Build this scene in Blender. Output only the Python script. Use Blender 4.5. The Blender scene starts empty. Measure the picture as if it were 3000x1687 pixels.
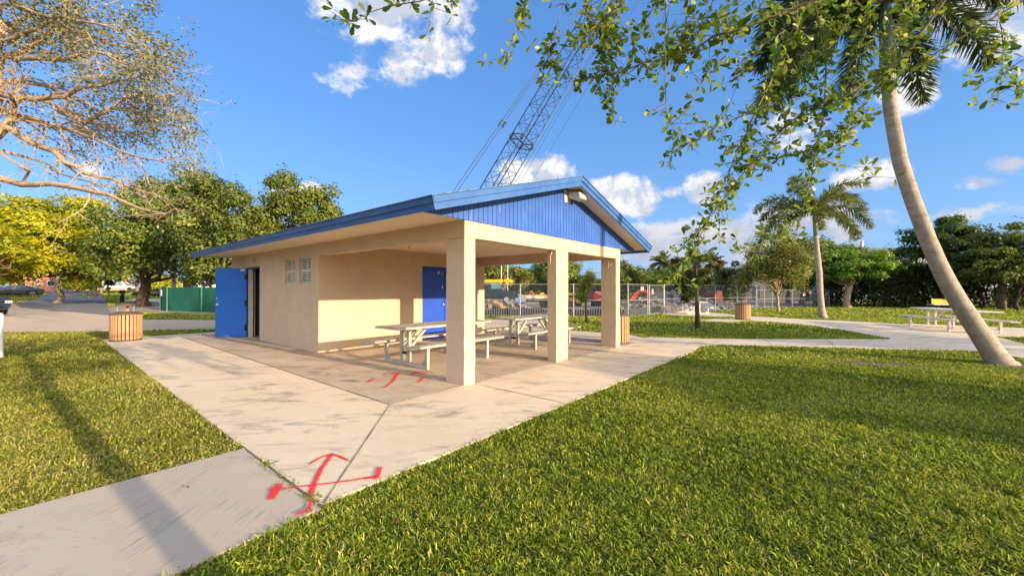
SUN_E, SKY_S, EXPO = 2.15, .12, 1.92
SKY_TINT = (.35, .44, .59); SKY_SAT = 1.05; SKY_FLAT = .5; SKY_BASE = (.33, .90, 2.1); SKY_HORIZON = (.85, 1.42, 2.2)
CLOUD_LIT = (2.5, 2.42, 2.35); CLOUD_DARK = (1.45, 1.55, 1.8); CLOUD_LOW = (1.05, 1.1, 1.42); FILL_BACK = (2.7, 2.8, 3.1); FILL_GLOW = (18, 15.5, 12)  # back and glow tones: fill added to the unseen sky behind the viewer
import bpy, bmesh, math, random
import numpy as np
from mathutils import Vector, Matrix
random.seed(7)
RNG = np.random.default_rng(11)
R = math.radians
scn = bpy.context.scene
COL = scn.collection

# ------------------------------------------------------------------ survey of the site
# camera 1.45 m above the pavement; FOC in pixels of a 3000 px wide frame
FOC, PIT, ROL, YAW, X0, Y0, H = 1158.1, .006, .0013, .693, -.7212, 6.002, 1.45
UA = np.array([-math.cos(YAW), math.sin(YAW)])     # along the long side of the pavilion
UB = np.array([math.sin(YAW), math.cos(YAW)])      # along its gable front

def UV(u, v, z=0.0):
    p = np.array([X0, Y0]) + u * UA + v * UB
    return Vector((p[0], p[1], z))

def uv_of(x, y):
    q = np.array([x - X0, y - Y0])
    return q @ UA, q @ UB

def gz(x, y):
    """the ground climbs gently away along the street"""
    u = uv_of(x, y)[0]
    return .0115 * min(max(0.0, u - 24.0), 226.0)

def ray(px, py):
    a, b = (px - 1500) / FOC, (py - 843.5) / FOC
    c, s = math.cos(ROL), math.sin(ROL)
    a, b = c * a + s * b, -s * a + c * b
    cp, sp = math.cos(PIT), math.sin(PIT)
    return np.array([a, cp + b * sp, sp - b * cp])

def at(px, py, z=None, Y=None):
    """survey: a sighted point, at distance Y, at height z, or on the ground"""
    r = ray(px, py)
    if Y is not None:
        t = Y / r[1]
    elif z is not None:
        t = (z - H) / r[2]
    else:
        t = -H / r[2] if r[2] < -1e-6 else 1e9
        ud = r[0] * UA[0] + r[1] * UA[1]; uc = X0 * UA[0] + Y0 * UA[1]
        if ud * t - uc > 24:                       # meets the rising ground beyond the crease
            t = (H + .0115 * (uc + 24)) / (.0115 * ud - r[2])
        if t <= 0 or ud * t - uc > 250: t = (250 + uc) / ud
    return Vector((t * r[0], t * r[1], H + t * r[2]))

# ------------------------------------------------------------------ objects
def tag(o, label=None, cat=None, group=None, kind=None):
    if label: o['label'] = label
    if cat: o['category'] = cat
    if group: o['group'] = group
    if kind: o['kind'] = kind
    return o

def thing(name, label, cat, loc=(0, 0, 0), rz=0.0, group=None):
    o = bpy.data.objects.new(name, None)
    o.empty_display_size = .2
    COL.objects.link(o)
    o.location = loc
    o.rotation_euler = (0, 0, rz)
    return tag(o, label, cat, group)

def base_of(parent):
    v = Vector((0, 0, 0))
    while parent is not None:
        v += parent.location
        parent = parent.parent
    return v

def copy_tree(o, parent=None):
    c = o.copy()
    COL.objects.link(c)
    if parent: c.parent = parent
    for ch in list(o.children):
        copy_tree(ch, c)
    return c

def link(name, me, mats, parent, kind=None):
    o = bpy.data.objects.new(name, me)
    COL.objects.link(o)
    for m in (mats if isinstance(mats, (list, tuple)) else [mats]):
        me.materials.append(m)
    if parent is not None:
        o.parent = parent
    if kind: o['kind'] = kind
    return o

class MB:
    def __init__(s):
        s.v, s.f, s.m = [], [], []
    def add(s, vs, fs, mi=0):
        n = len(s.v)
        s.v += [Vector(p) for p in vs]
        s.f += [tuple(i + n for i in f) for f in fs]
        s.m += [mi] * len(fs)
        return s
    def hexa(s, p, mi=0):          # 8 points: bottom loop, top loop
        return s.add(p, [(3, 2, 1, 0), (4, 5, 6, 7), (0, 1, 5, 4), (1, 2, 6, 5), (2, 3, 7, 6), (3, 0, 4, 7)], mi)
    def box(s, c, d, rz=0, mi=0, M=None):
        M = M or Matrix.Rotation(rz, 3, 'Z')
        c = Vector(c)
        x, y, z = d[0] / 2, d[1] / 2, d[2] / 2
        p = [c + M @ Vector(q) for q in ((-x, -y, -z), (x, -y, -z), (x, y, -z), (-x, y, -z), (-x, -y, z), (x, -y, z), (x, y, z), (-x, y, z))]
        return s.hexa(p, mi)
    def ubox(s, u0, u1, v0, v1, z0, z1, mi=0):   # box in the pavilion's own axes
        p = [UV(u0, v0, z0), UV(u1, v0, z0), UV(u1, v1, z0), UV(u0, v1, z0), UV(u0, v0, z1), UV(u1, v0, z1), UV(u1, v1, z1), UV(u0, v1, z1)]
        return s.hexa(p, mi)
    def bar(s, p, q, w, h, mi=0, up=(0, 0, 1)):
        p, q = Vector(p), Vector(q)
        d = (q - p).normalized()
        up = Vector(up)
        if abs(d.dot(up)) > .95: up = Vector((1, 0, 0))
        a = d.cross(up).normalized() * w / 2
        b = a.cross(d).normalized() * h / 2
        return s.hexa([p - a - b, p + a - b, p + a + b, p - a + b, q - a - b, q + a - b, q + a + b, q - a + b], mi)
    def tube(s, pts, rad, n=6, mi=0, cap=True):
        pts = [Vector(p) for p in pts]
        if not isinstance(rad, (list, tuple, np.ndarray)): rad = [rad] * len(pts)
        rings, prev = [], None
        vs, fs = [], []
        for i, p in enumerate(pts):
            d = (pts[min(i + 1, len(pts) - 1)] - pts[max(i - 1, 0)])
            d = d.normalized() if d.length > 1e-9 else Vector((0, 0, 1))
            if prev is None:
                a = d.cross(Vector((0, 0, 1)) if abs(d.z) < .9 else Vector((1, 0, 0))).normalized()
            else:
                a = (prev - d * prev.dot(d))
                a = a.normalized() if a.length > 1e-6 else d.orthogonal().normalized()
            prev = a
            b = d.cross(a)
            for k in range(n):
                t = 2 * math.pi * k / n
                vs.append(p + (a * math.cos(t) + b * math.sin(t)) * rad[i])
        for i in range(len(pts) - 1):
            for k in range(n):
                k2 = (k + 1) % n
                fs.append((i * n + k, i * n + k2, (i + 1) * n + k2, (i + 1) * n + k))
        if cap:
            fs.append(tuple(range(n - 1, -1, -1)))
            fs.append(tuple((len(pts) - 1) * n + k for k in range(n)))
        return s.add(vs, fs, mi)
    def lathe(s, prof, c=(0, 0, 0), n=20, mi=0, M=None):
        c = Vector(c); vs, fs = [], []
        for r, z in prof:
            for k in range(n):
                t = 2 * math.pi * k / n
                q = Vector((r * math.cos(t), r * math.sin(t), z))
                vs.append(c + (M @ q if M else q))
        for i in range(len(prof) - 1):
            for k in range(n):
                k2 = (k + 1) % n
                fs.append((i * n + k, i * n + k2, (i + 1) * n + k2, (i + 1) * n + k))
        fs.append(tuple(range(n - 1, -1, -1)))
        fs.append(tuple((len(prof) - 1) * n + k for k in range(n)))
        return s.add(vs, fs, mi)
    def prism(s, pts, ext, mi=0):  # polygon pushed along ext
        n = len(pts); e = Vector(ext)
        vs = [Vector(p) for p in pts] + [Vector(p) + e for p in pts]
        fs = [tuple(range(n - 1, -1, -1)), tuple(range(n, 2 * n))]
        fs += [(i, (i + 1) % n, n + (i + 1) % n, n + i) for i in range(n)]
        return s.add(vs, fs, mi)
    def build(s, name, mats, parent=None, smooth=False, bevel=0, kind=None, seg=2):
        off = base_of(parent)
        me = bpy.data.meshes.new(name)
        me.from_pydata([p - off for p in s.v], [], s.f)
        me.polygons.foreach_set('material_index', s.m)
        if smooth: me.polygons.foreach_set('use_smooth', [True] * len(s.f))
        me.update()
        o = link(name, me, mats, parent, kind)
        if bevel:
            b = o.modifiers.new('edge', 'BEVEL'); b.width = bevel; b.segments = seg; b.limit_method = 'ANGLE'; b.angle_limit = R(40)
        return o

def npmesh(name, V, F, mat, parent=None, rnd=None, kind=None, smooth=False):
    """big meshes from arrays: V (n,3), F (m,k)"""
    off = base_of(parent)
    V = np.asarray(V, dtype=np.float32) - np.array(off, dtype=np.float32)
    F = np.asarray(F, dtype=np.int32)
    me = bpy.data.meshes.new(name)
    m, k = F.shape
    me.vertices.add(len(V)); me.vertices.foreach_set('co', V.ravel())
    me.loops.add(m * k); me.loops.foreach_set('vertex_index', F.ravel())
    me.polygons.add(m); me.polygons.foreach_set('loop_start', np.arange(0, m * k, k, dtype=np.int32))
    try: me.polygons.foreach_set('loop_total', np.full(m, k, dtype=np.int32))
    except Exception: pass
    if smooth: me.polygons.foreach_set('use_smooth', np.ones(m, dtype=bool))
    if rnd is not None:
        a = me.attributes.new('rnd', 'FLOAT', 'POINT'); a.data.foreach_set('value', np.asarray(rnd, dtype=np.float32))
    me.update(calc_edges=True); me.validate()
    return link(name, me, mat, parent, kind)

def roughen(o, cut, amp, seed=0):
    """hand-trowelled surface: subdivide a mesh and push its points about by a few millimetres"""
    from mathutils import noise
    bm = bmesh.new(); bm.from_mesh(o.data)
    for _ in range(6):
        long = [e for e in bm.edges if e.calc_length() > cut]
        if not long: break
        bmesh.ops.subdivide_edges(bm, edges=long, cuts=1, use_grid_fill=True)
    for v in bm.verts:
        p = v.co + base_of(o.parent)
        a = noise.noise_vector(p * 3.1 + Vector((seed, 0, 0))) * amp + noise.noise_vector(p * 9.0) * amp * .6
        a.z *= .3; v.co += a
    bm.to_mesh(o.data); bm.free(); o.data.update()
    return o

# ------------------------------------------------------------------ materials
class NT:
    def __init__(s, tree): s.t = tree
    def n(s, typ, **kw):
        nd = s.t.nodes.new(typ)
        for k, v in kw.items():
            if k.startswith('i_'):
                key = k[2:].replace('_', ' ')
                key = int(key) if key.isdigit() else key
                nd.inputs[key].default_value = v
            else: setattr(nd, k, v)
        return nd
    def l(s, a, b): s.t.links.new(a, b)
    def math(s, op, a, b=None, c=None, clamp=False):
        nd = s.n('ShaderNodeMath', operation=op, use_clamp=clamp)
        for i, x in enumerate((a, b, c)):
            if x is None: continue
            if isinstance(x, (int, float)): nd.inputs[i].default_value = x
            else: s.l(x, nd.inputs[i])
        return nd.outputs[0]
    def mix(s, f, a, b, typ='MIX'):
        nd = s.n('ShaderNodeMix', data_type='RGBA', blend_type=typ)
        for i, x in ((0, f), (6, a), (7, b)):
            if isinstance(x, (int, float)): nd.inputs[i].default_value = x
            elif isinstance(x, tuple): nd.inputs[i].default_value = (*x[:3], 1)
            else: s.l(x, nd.inputs[i])
        return nd.outputs[2]
    def noise(s, vec, scale, detail=4, rough=.6, dist=0):
        nd = s.n('ShaderNodeTexNoise', i_Scale=scale, i_Detail=detail, i_Roughness=rough, i_Distortion=dist)
        if vec is not None: s.l(vec, nd.inputs['Vector'])
        return nd.outputs[0]
    def ramp(s, f, lo, hi):
        nd = s.n('ShaderNodeMapRange', clamp=True, interpolation_type='SMOOTHSTEP')
        nd.inputs[1].default_value = lo; nd.inputs[2].default_value = hi
        s.l(f, nd.inputs[0]); return nd.outputs[0]
    def scale(s, vec, sc, rot=0):
        nd = s.n('ShaderNodeMapping'); nd.inputs['Scale'].default_value = sc; nd.inputs['Rotation'].default_value = (0, 0, rot)
        s.l(vec, nd.inputs[0]); return nd.outputs[0]

def newmat(name):
    m = bpy.data.materials.new(name); m.use_nodes = True
    t = m.node_tree; t.nodes.clear()
    N = NT(t)
    out = N.n('ShaderNodeOutputMaterial')
    return m, N, out

def surf(name, c1, c2=None, sc=3, rough=.7, bump=0, bsc=60, stains=(), metal=0, spec=.4, coat=0, world=True, lo=.35, hi=.65):
    """paint, plaster, wood, metal: two tones of noise, optional stains (colour, scale xyz, lo, hi, strength)"""
    m, N, out = newmat(name)
    p = N.n('ShaderNodeBsdfPrincipled')
    if world: vec = N.n('ShaderNodeNewGeometry').outputs['Position']
    else: vec = N.n('ShaderNodeTexCoord').outputs['Object']
    col = None
    if c2:
        col = N.mix(N.ramp(N.noise(vec, sc, 6, .65), lo, hi), c1, c2)
    for (c, s3, l, h, k) in stains:
        f = N.math('MULTIPLY', N.ramp(N.noise(N.scale(vec, s3), 1, 7, .68, .4), l, h), k)
        col = N.mix(f, col if col is not None else c1, c)
    if col is not None: N.l(col, p.inputs['Base Color'])
    else: p.inputs['Base Color'].default_value = (*c1, 1)
    p.inputs['Roughness'].default_value = rough; p.inputs['Metallic'].default_value = metal
    p.inputs['Specular IOR Level'].default_value = spec; p.inputs['Coat Weight'].default_value = coat
    if bump:
        b = N.n('ShaderNodeBump', i_Strength=bump, i_Distance=.01)
        N.l(N.noise(vec, bsc, 5, .7), b.inputs['Height']); N.l(b.outputs[0], p.inputs['Normal'])
    N.l(p.outputs[0], out.inputs[0])
    return m

def leafmat(name, stops, trans=.35, rough=.5, patch=None, tint=1.3):
    """foliage: colour by each leaf's own value 'rnd', light passing through"""
    m, N, out = newmat(name)
    a = N.n('ShaderNodeAttribute', attribute_name='rnd')
    r = N.n('ShaderNodeValToRGB')
    e = r.color_ramp.elements
    while len(e) < len(stops): e.new(.5)
    for i, (pos, c) in enumerate(stops):
        e[i].position = pos; e[i].color = (*c, 1)
    f = a.outputs['Fac']
    if patch:
        vec = N.n('ShaderNodeNewGeometry').outputs['Position']
        f = N.math('ADD', f, N.math('MULTIPLY', N.math('SUBTRACT', N.noise(vec, patch[0], 3, .6), .5), patch[1]), clamp=True)
    N.l(f, r.inputs[0])
    p = N.n('ShaderNodeBsdfPrincipled', i_Roughness=rough)
    p.inputs['Specular IOR Level'].default_value = .3
    N.l(r.outputs[0], p.inputs['Base Color'])
    t = N.n('ShaderNodeBsdfTranslucent')
    N.l(N.mix(1.0, r.outputs[0], (tint, tint, tint * .6), 'MULTIPLY'), t.inputs[0])
    ms = N.n('ShaderNodeMixShader', i_0=trans)
    N.l(p.outputs[0], ms.inputs[1]); N.l(t.outputs[0], ms.inputs[2]); N.l(ms.outputs[0], out.inputs[0])
    return m

def glass(name, c=(.05, .07, .08)):
    m, N, out = newmat(name)
    p = N.n('ShaderNodeBsdfPrincipled', i_Roughness=.06)
    p.inputs['Base Color'].default_value = (*c, 1); p.inputs['Specular IOR Level'].default_value = .8
    N.l(p.outputs[0], out.inputs[0]); return m

M = {}
M['stucco'] = surf('stucco', (.565, .415, .275), (.625, .465, .31), sc=1.6, rough=.85, bump=.25, bsc=45,
                   stains=[((.36, .30, .22), (1.3, 1.3, .5), .58, .78, .45), ((.26, .22, .16), (8, 8, 4.5), .69, .76, .5), ((.56, .49, .38), (3, 3, 2), .62, .72, .5)])
M['soffit'] = surf('soffit', (.74, .60, .43), (.80, .66, .48), sc=1.2, rough=.85, bump=.1, bsc=25,
                   stains=[((.42, .32, .2), (1.1, 1.1, 1), .60, .78, .4)])
M['blue'] = surf('blue', (.032, .10, .37), (.042, .125, .43), sc=2, rough=.45, spec=.5,
                 stains=[((.24, .34, .62), (13, 13, 1.4), .58, .72, .65), ((.02, .07, .3), (2, 2, 2), .6, .8, .4)])
M['trim'] = surf('trim', (.035, .11, .31), (.05, .14, .36), sc=2.5, rough=.5, stains=[((.17, .3, .58), (5, 5, 3), .62, .8, .5)])
M['doorblue'] = surf('doorblue', (.014, .125, .50), (.018, .14, .54), sc=2, rough=.4, stains=[((.010, .07, .30), (1.5, 1.5, 2.5), .55, .78, .6), ((.35, .45, .62), (16, 16, 9), .70, .78, .5)])
M['doorblue2'] = surf('doorblue2', (.02, .075, .45), (.024, .085, .5), sc=2, rough=.4, stains=[((.2, .3, .6), (14, 14, 14), .74, .8, .6)])
M['shingle'] = surf('shingle', (.10, .17, .28), (.19, .26, .36), sc=14, rough=.9, bump=.5, bsc=50)
M['dark'] = surf('dark', (.02, .02, .022), rough=.8)
M['inside'] = surf('inside', (.05, .05, .055), rough=.9)
M['steel'] = surf('steel', (.55, .55, .53), (.62, .62, .6), sc=20, rough=.35, metal=.8, world=False)
M['galv'] = surf('galv', (.32, .34, .34), (.42, .44, .43), sc=6, rough=.5, metal=.35)
M['alu'] = surf('alu', (.36, .335, .275), (.50, .47, .39), sc=5, rough=.55, metal=.0, world=False, bump=.05, bsc=80,
                stains=[((.30, .27, .20), (3, 9, 5), .60, .78, .6)])
M['white'] = surf('white', (.78, .77, .74), (.70, .69, .66), sc=8, rough=.6)
M['offwhite'] = surf('offwhite', (.62, .58, .5), (.55, .5, .42), sc=6, rough=.7)
M['rope'] = surf('rope', (.62, .55, .42), rough=.9)
M['rust'] = surf('rust', (.16, .07, .04), rough=.9)
M['slat'] = surf('slat', (.40, .21, .10), (.46, .255, .13), sc=9, rough=.6, world=False, stains=[((.33, .15, .06), (30, 30, 2), .55, .75, .4)])
M['binmetal'] = surf('binmetal', (.09, .06, .042), (.12, .085, .06), sc=12, rough=.5, world=False)
M['binliner'] = surf('binliner', (.025, .018, .014), rough=.8, world=False)

def concrete(name, c1, c2, dark, kd, speck=.25, lo=.55, hi=.75, rot=.69, sx=(.9, 2.2, 1), broom=0, brown=None):
    m, N, out = newmat(name)
    vec = N.n('ShaderNodeNewGeometry').outputs['Position']
    col = N.mix(N.ramp(N.noise(vec, .8, 5, .6), .3, .7), c1, c2)
    if brown:
        col = N.mix(N.math('MULTIPLY', N.ramp(N.noise(vec, 1.7, 6, .7, .6), .42, .68), .75), col, brown)
    st = N.noise(N.scale(vec, sx, rot), 1.5, 9, .72, .5)
    big = N.ramp(N.noise(vec, .55, 3, .5), .34, .56)
    f = N.math('MULTIPLY', N.math('MULTIPLY', N.ramp(st, lo, hi), big), kd)
    col = N.mix(f, col, dark)
    st2 = N.noise(N.scale(vec, (sx[0] * 4, sx[1] * 5, 1), rot), 1.7, 6, .7, .3)
    f2 = N.math('MULTIPLY', N.math('MULTIPLY', N.ramp(st2, .60, .70), N.ramp(N.noise(vec, .9, 3, .5), .45, .6)), kd * .85)
    col = N.mix(f2, col, dark)
    sp = N.ramp(N.noise(vec, 130, 3, .7), .35, .68)
    col = N.mix(N.math('MULTIPLY', sp, speck), col, tuple(x * .72 for x in c1))
    if broom:
        br = N.ramp(N.noise(N.scale(vec, (90, 2.2, 1), rot), 1, 4, .7), .5, .72)
        col = N.mix(N.math('MULTIPLY', N.math('MULTIPLY', br, N.ramp(N.noise(vec, 2.5, 4, .6), .4, .62)), broom), col, dark)
    p = N.n('ShaderNodeBsdfPrincipled', i_Roughness=.88)
    p.inputs['Specular IOR Level'].default_value = .25
    N.l(col, p.inputs['Base Color'])
    b = N.n('ShaderNodeBump', i_Strength=.22, i_Distance=.006)
    N.l(N.math('ADD', N.noise(vec, 160, 4, .75), N.math('MULTIPLY', N.noise(vec, 18, 4, .6), .6)), b.inputs['Height']); N.l(b.outputs[0], p.inputs['Normal'])
    N.l(p.outputs[0], out.inputs[0])
    return m

M['concrete'] = concrete('concrete', (.71, .565, .39), (.79, .64, .45), (.22, .185, .145), .8, lo=.5, hi=.66)
M['slabcon'] = concrete('slabcon', (.50, .40, .285), (.62, .50, .37), (.13, .10, .07), 1.0, lo=.5, hi=.7, speck=.4, brown=(.40, .29, .19))
M['pathcon'] = concrete('pathcon', (.50, .41, .31), (.565, .465, .355), (.17, .14, .11), .75, broom=.9, rot=.69 + math.pi / 2)
M['road'] = concrete('road', (.62, .455, .30), (.70, .52, .35), (.30, .25, .2), .4, speck=.35)
M['asphalt'] = concrete('asphalt', (.19, .185, .18), (.24, .23, .22), (.11, .11, .11), .6, speck=.4)
M['joint'] = surf('joint', (.12, .10, .085), (.2, .17, .14), sc=10, rough=.95)
M['jointpale'] = surf('jointpale', (.66, .62, .55), (.42, .37, .31), sc=14, rough=.95, lo=.45, hi=.6)
M['soil'] = surf('soil', (.10, .07, .045), (.16, .115, .075), sc=6, rough=1, bump=.6, bsc=20)
M['dirt'] = surf('dirt', (.40, .31, .23), (.28, .22, .17), sc=.7, rough=1, bump=.5, bsc=8, stains=[((.58, .50, .42), (.5, .5, 1), .5, .7, .7)])

def grassground(name):
    m, N, out = newmat(name)
    vec = N.n('ShaderNodeNewGeometry').outputs['Position']
    col = N.mix(N.ramp(N.noise(vec, .35, 5, .6), .35, .65), (.11, .145, .024), (.17, .18, .035))
    col = N.mix(N.ramp(N.noise(vec, 6, 6, .75), .35, .7), col, (.06, .08, .015))
    col = N.mix(N.math('MULTIPLY', N.ramp(N.noise(vec, 1.3, 5, .7), .55, .75), .5), col, (.19, .16, .06))
    p = N.n('ShaderNodeBsdfPrincipled', i_Roughness=.95); p.inputs['Specular IOR Level'].default_value = .1
    N.l(col, p.inputs['Base Color'])
    b = N.n('ShaderNodeBump', i_Strength=.8, i_Distance=.05)
    N.l(N.noise(vec, 14, 6, .8), b.inputs['Height']); N.l(b.outputs[0], p.inputs['Normal'])
    N.l(p.outputs[0], out.inputs[0]); return m
M['grassground'] = grassground('grassground')

G1, G2, G3 = (.145, .195, .014), (.335, .395, .028), (.56, .54, .07)
M['grass'] = leafmat('grass_blade', [(0, (.05, .08, .01)), (.35, G1), (.7, G2), (.9, G3), (1, (.50, .42, .19))], trans=.3, rough=.75, patch=(1.1, .5))
M['grassdry'] = leafmat('grass_blade_dry', [(0, (.05, .06, .010)), (.35, (.15, .165, .018)), (.65, (.32, .32, .036)), (.9, (.50, .45, .10)), (1, (.58, .44, .2))], trans=.3, rough=.75, patch=(1.1, .55))
M['oak'] = leafmat('oak', [(0, (.05, .07, .012)), (.5, (.13, .165, .024)), (1, (.30, .31, .05))], patch=(.6, .5), trans=.24)
M['oak2'] = leafmat('oak2', [(0, (.05, .08, .012)), (.5, (.14, .19, .022)), (1, (.31, .33, .045))], patch=(.6, .5), trans=.24)
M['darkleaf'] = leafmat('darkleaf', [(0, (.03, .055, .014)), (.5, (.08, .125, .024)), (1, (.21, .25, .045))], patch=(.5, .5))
M['yellow'] = leafmat('yellow', [(0, (.16, .19, .012)), (.5, (.40, .40, .016)), (1, (.70, .58, .02))], patch=(.35, .6), trans=.4)
M['bright'] = leafmat('bright', [(0, (.08, .14, .014)), (.5, (.18, .29, .022)), (1, (.32, .42, .04))], patch=(.6, .4), trans=.4)
M['olive'] = leafmat('olive', [(0, (.10, .11, .024)), (.5, (.21, .225, .05)), (1, (.34, .33, .09))], patch=(.9, .4))
M['olivegrey'] = leafmat('olivegrey', [(0, (.09, .095, .035)), (.45, (.19, .19, .07)), (.85, (.31, .29, .14)), (1, (.46, .42, .26))], patch=(.8, .4), trans=.25)
M['overleaf'] = leafmat('overleaf', [(0, (.05, .09, .018)), (.4, (.13, .20, .03)), (.7, (.30, .36, .04)), (1, (.55, .52, .14))], trans=.4, rough=.38)
M['palmleaf'] = leafmat('palmleaf', [(0, (.045, .07, .022)), (.5, (.10, .135, .035)), (1, (.22, .23, .06))], trans=.2)
M['palmdry'] = leafmat('palmdry', [(0, (.06, .09, .02)), (.5, (.15, .19, .04)), (1, (.34, .28, .08))], trans=.25)
M['datepalm'] = leafmat('datepalm', [(0, (.08, .10, .04)), (.5, (.19, .21, .085)), (1, (.36, .32, .14))], trans=.2)
M['pineleaf'] = leafmat('pineleaf', [(0, (.02, .035, .010)), (.5, (.06, .085, .016)), (1, (.17, .17, .035))], trans=.2)
M['bark'] = surf('bark', (.16, .115, .08), (.27, .21, .155), sc=5, rough=.95, bump=.6, bsc=18)
M['barkpale'] = surf('barkpale', (.34, .225, .14), (.47, .335, .22), sc=4, rough=.9, bump=.4, bsc=22)
M['barkdark'] = surf('barkdark', (.055, .035, .025), (.11, .075, .05), sc=8, rough=.95, bump=.6, bsc=22)
M['twig'] = surf('twig', (.20, .14, .10), (.33, .25, .18), sc=20, rough=.9)
def palmbark(name, c1, c2):
    m, N, out = newmat(name)
    vec = N.n('ShaderNodeNewGeometry').outputs['Position']
    sep = N.n('ShaderNodeSeparateXYZ'); N.l(vec, sep.inputs[0])
    z = N.math('ADD', N.math('MULTIPLY', sep.outputs[2], 7.0), N.math('MULTIPLY', N.noise(vec, 2.2, 5, .7), 2.6))
    ring = N.ramp(N.math('FRACT', z), .86, .95)
    col = N.mix(N.ramp(N.noise(vec, 7, 6, .7), .35, .65), c1, c2)
    col = N.mix(N.math('MULTIPLY', N.ramp(N.noise(N.scale(vec, (14, 14, 1.2)), 1, 4), .55, .75), .35), col, tuple(x * .5 for x in c1))
    ring = N.math('MULTIPLY', ring, N.ramp(N.noise(vec, 5, 4, .6), .38, .6))
    col = N.mix(N.math('MULTIPLY', N.ramp(N.noise(vec, 3.1, 6, .75), .56, .7), .4), col, tuple(x * .55 for x in c1))
    col = N.mix(N.math('MULTIPLY', ring, .6), col, tuple(x * .42 for x in c1))
    p = N.n('ShaderNodeBsdfPrincipled', i_Roughness=.85); p.inputs['Specular IOR Level'].default_value = .2
    N.l(col, p.inputs['Base Color'])
    b = N.n('ShaderNodeBump', i_Strength=.5, i_Distance=.012)
    N.l(N.math('SUBTRACT', N.math('MULTIPLY', N.noise(vec, 45, 4), .6), ring), b.inputs['Height']); N.l(b.outputs[0], p.inputs['Normal'])
    N.l(p.outputs[0], out.inputs[0]); return m
M['palmbark'] = palmbark('palmbark', (.33, .26, .20), (.44, .36, .285))
M['crownshaft'] = surf('crownshaft', (.15, .20, .12), (.20, .25, .15), sc=5, rough=.5)
# ------------------------------------------------------------------ ground, paving, roads
def crease_clip(pts, keep_far):
    out = []
    for i in range(len(pts)):
        a, b = pts[i], pts[(i + 1) % len(pts)]
        ua, ub = uv_of(*a)[0] - 24, uv_of(*b)[0] - 24
        ina, inb = (ua >= 0) == keep_far, (ub >= 0) == keep_far
        if ina: out.append(a)
        if ina != inb:
            t = ua / (ua - ub)
            out.append((a[0] + t * (b[0] - a[0]), a[1] + t * (b[1] - a[1])))
    return out

HARD = []
def sheet(name, pts, mat, z=0.0, depth=.0, hard=True):
    pts = [(p[0], p[1]) for p in pts]
    if hard: HARD.append(np.array(pts))
    mb = MB()
    for far in (False, True):
        c = crease_clip(pts, far)
        if len(c) < 3: continue
        tp = [Vector((x, y, gz(x, y) + z)) for x, y in c]
        if depth:
            mb.prism([p - Vector((0, 0, depth)) for p in tp], (0, 0, depth))
        else:
            mb.add(tp, [tuple(range(len(tp)))])
    return mb, mb.build(name, mat, kind='structure')

# the ground: one sheet to the horizon, flat, then climbing along the street
g = MB()
us, vs_ = [-1500, -60, 24, 250, 2500], [-2500, -60, 60, 2500]
for i in range(4):
    for j in range(3):
        q = []
        for (a, b) in ((us[i], vs_[j]), (us[i + 1], vs_[j]), (us[i + 1], vs_[j + 1]), (us[i], vs_[j + 1])):
            p = UV(a, b); q.append((p.x, p.y, gz(p.x, p.y) - .022))
        g.add(q, [(0, 1, 2, 3)])
tag(g.build('ground', M['grassground'], kind='structure'), 'lawn ground reaching to the horizon', 'ground')

uv2 = lambda u, v: tuple(UV(u, v))[:2]
P = lambda x, y: tuple(at(x, y))[:2]
# paving around the pavilion with the walk leading off to the right
pave = [uv2(-1.68, -2.92), uv2(12.25, -2.92), uv2(12.25, 8.25), uv2(.9, 8.25), uv2(.2, 7.75), P(1905, 987), P(2070, 992), P(2300, 993), P(2616, 993),
        P(2875, 1027), P(2470, 1019), P(2240, 1012), P(2100, 1009), P(2060, 1012), P(2030, 1022), uv2(-1.68, 6.3)]
sheet('pavement', pave, M['concrete'], 0, .05)
sheet('floor_slab', [uv2(.015, -1.28), uv2(11.6, -1.28), uv2(11.6, 6.55), uv2(.015, 6.55)], M['slabcon'], .004, 0)
sheet('footpath', [uv2(-1.72, -2.93), uv2(-.16, -2.93), uv2(-.2, -4.3), uv2(-.3, -14), uv2(-1.9, -14), uv2(-1.76, -3.8)], M['pathcon'], -.002, .05)
# curving walk past the far bin and tables
walk = [P(2616, 993), P(2500, 971), P(2400, 956), P(2314, 947), P(2267, 942.5), P(2199, 939), P(2140, 943), P(2080, 941.5), P(2050, 938), P(2095, 933),
        P(2150, 932), P(2192, 930.5), P(2150, 927.5), P(2030, 925), P(1960, 922), P(1942, 919), P(1960, 914.5), P(2080, 914.5), P(2150, 921), P(2201, 926),
        P(2314, 932.6), P(2500, 941), P(2641, 948.5), P(2700, 949), P(2850, 955), P(3050, 962), P(3050, 985), P(2918, 986), P(3060, 1020), P(3200, 1090), P(3080, 1062), P(2875, 1027.5)]
sheet('walkway', walk, M['concrete'], -.002, .05)
# street and side road
sheet('street', [(-150, 12.4), (-17.6, 13.6), (-14.4, 13.87), (-11.5, 14.6), (2, 15.6), (2, 20.0), (-14.7, 19.2), (-18.5, 19.6), P(352, 926), P(300, 893.5),
                 P(70, 884), P(25, 890), (-150, 62)], M['road'], -.012)
sheet('side_road', [P(352, 926), P(322, 914), P(312, 893), P(302, 868), P(288, 859.5), P(250, 850), P(214, 845.3), P(150, 845.3), P(132, 850), P(139, 861), P(112, 874), P(70, 884), P(40, 887), P(60, 900)], M['asphalt'], -.006)
sheet('bare_ground', [(-30, 25), (-12, 22.95), (.47, 22.75), (6.48, 22.35), (8.1, 23.9), (9.8, 25.7), (19.4, 31.6), (22.4, 34.2), (30, 37), (44, 62), (-10, 75), (-40, 60)], M['dirt'], -.012)
sheet('driveway', [P(690 * .5, 882), P(400, 874), P(470, 876), P(700, 889), P(700, 894), P(450, 884)], M['concrete'], -.008)

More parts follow.
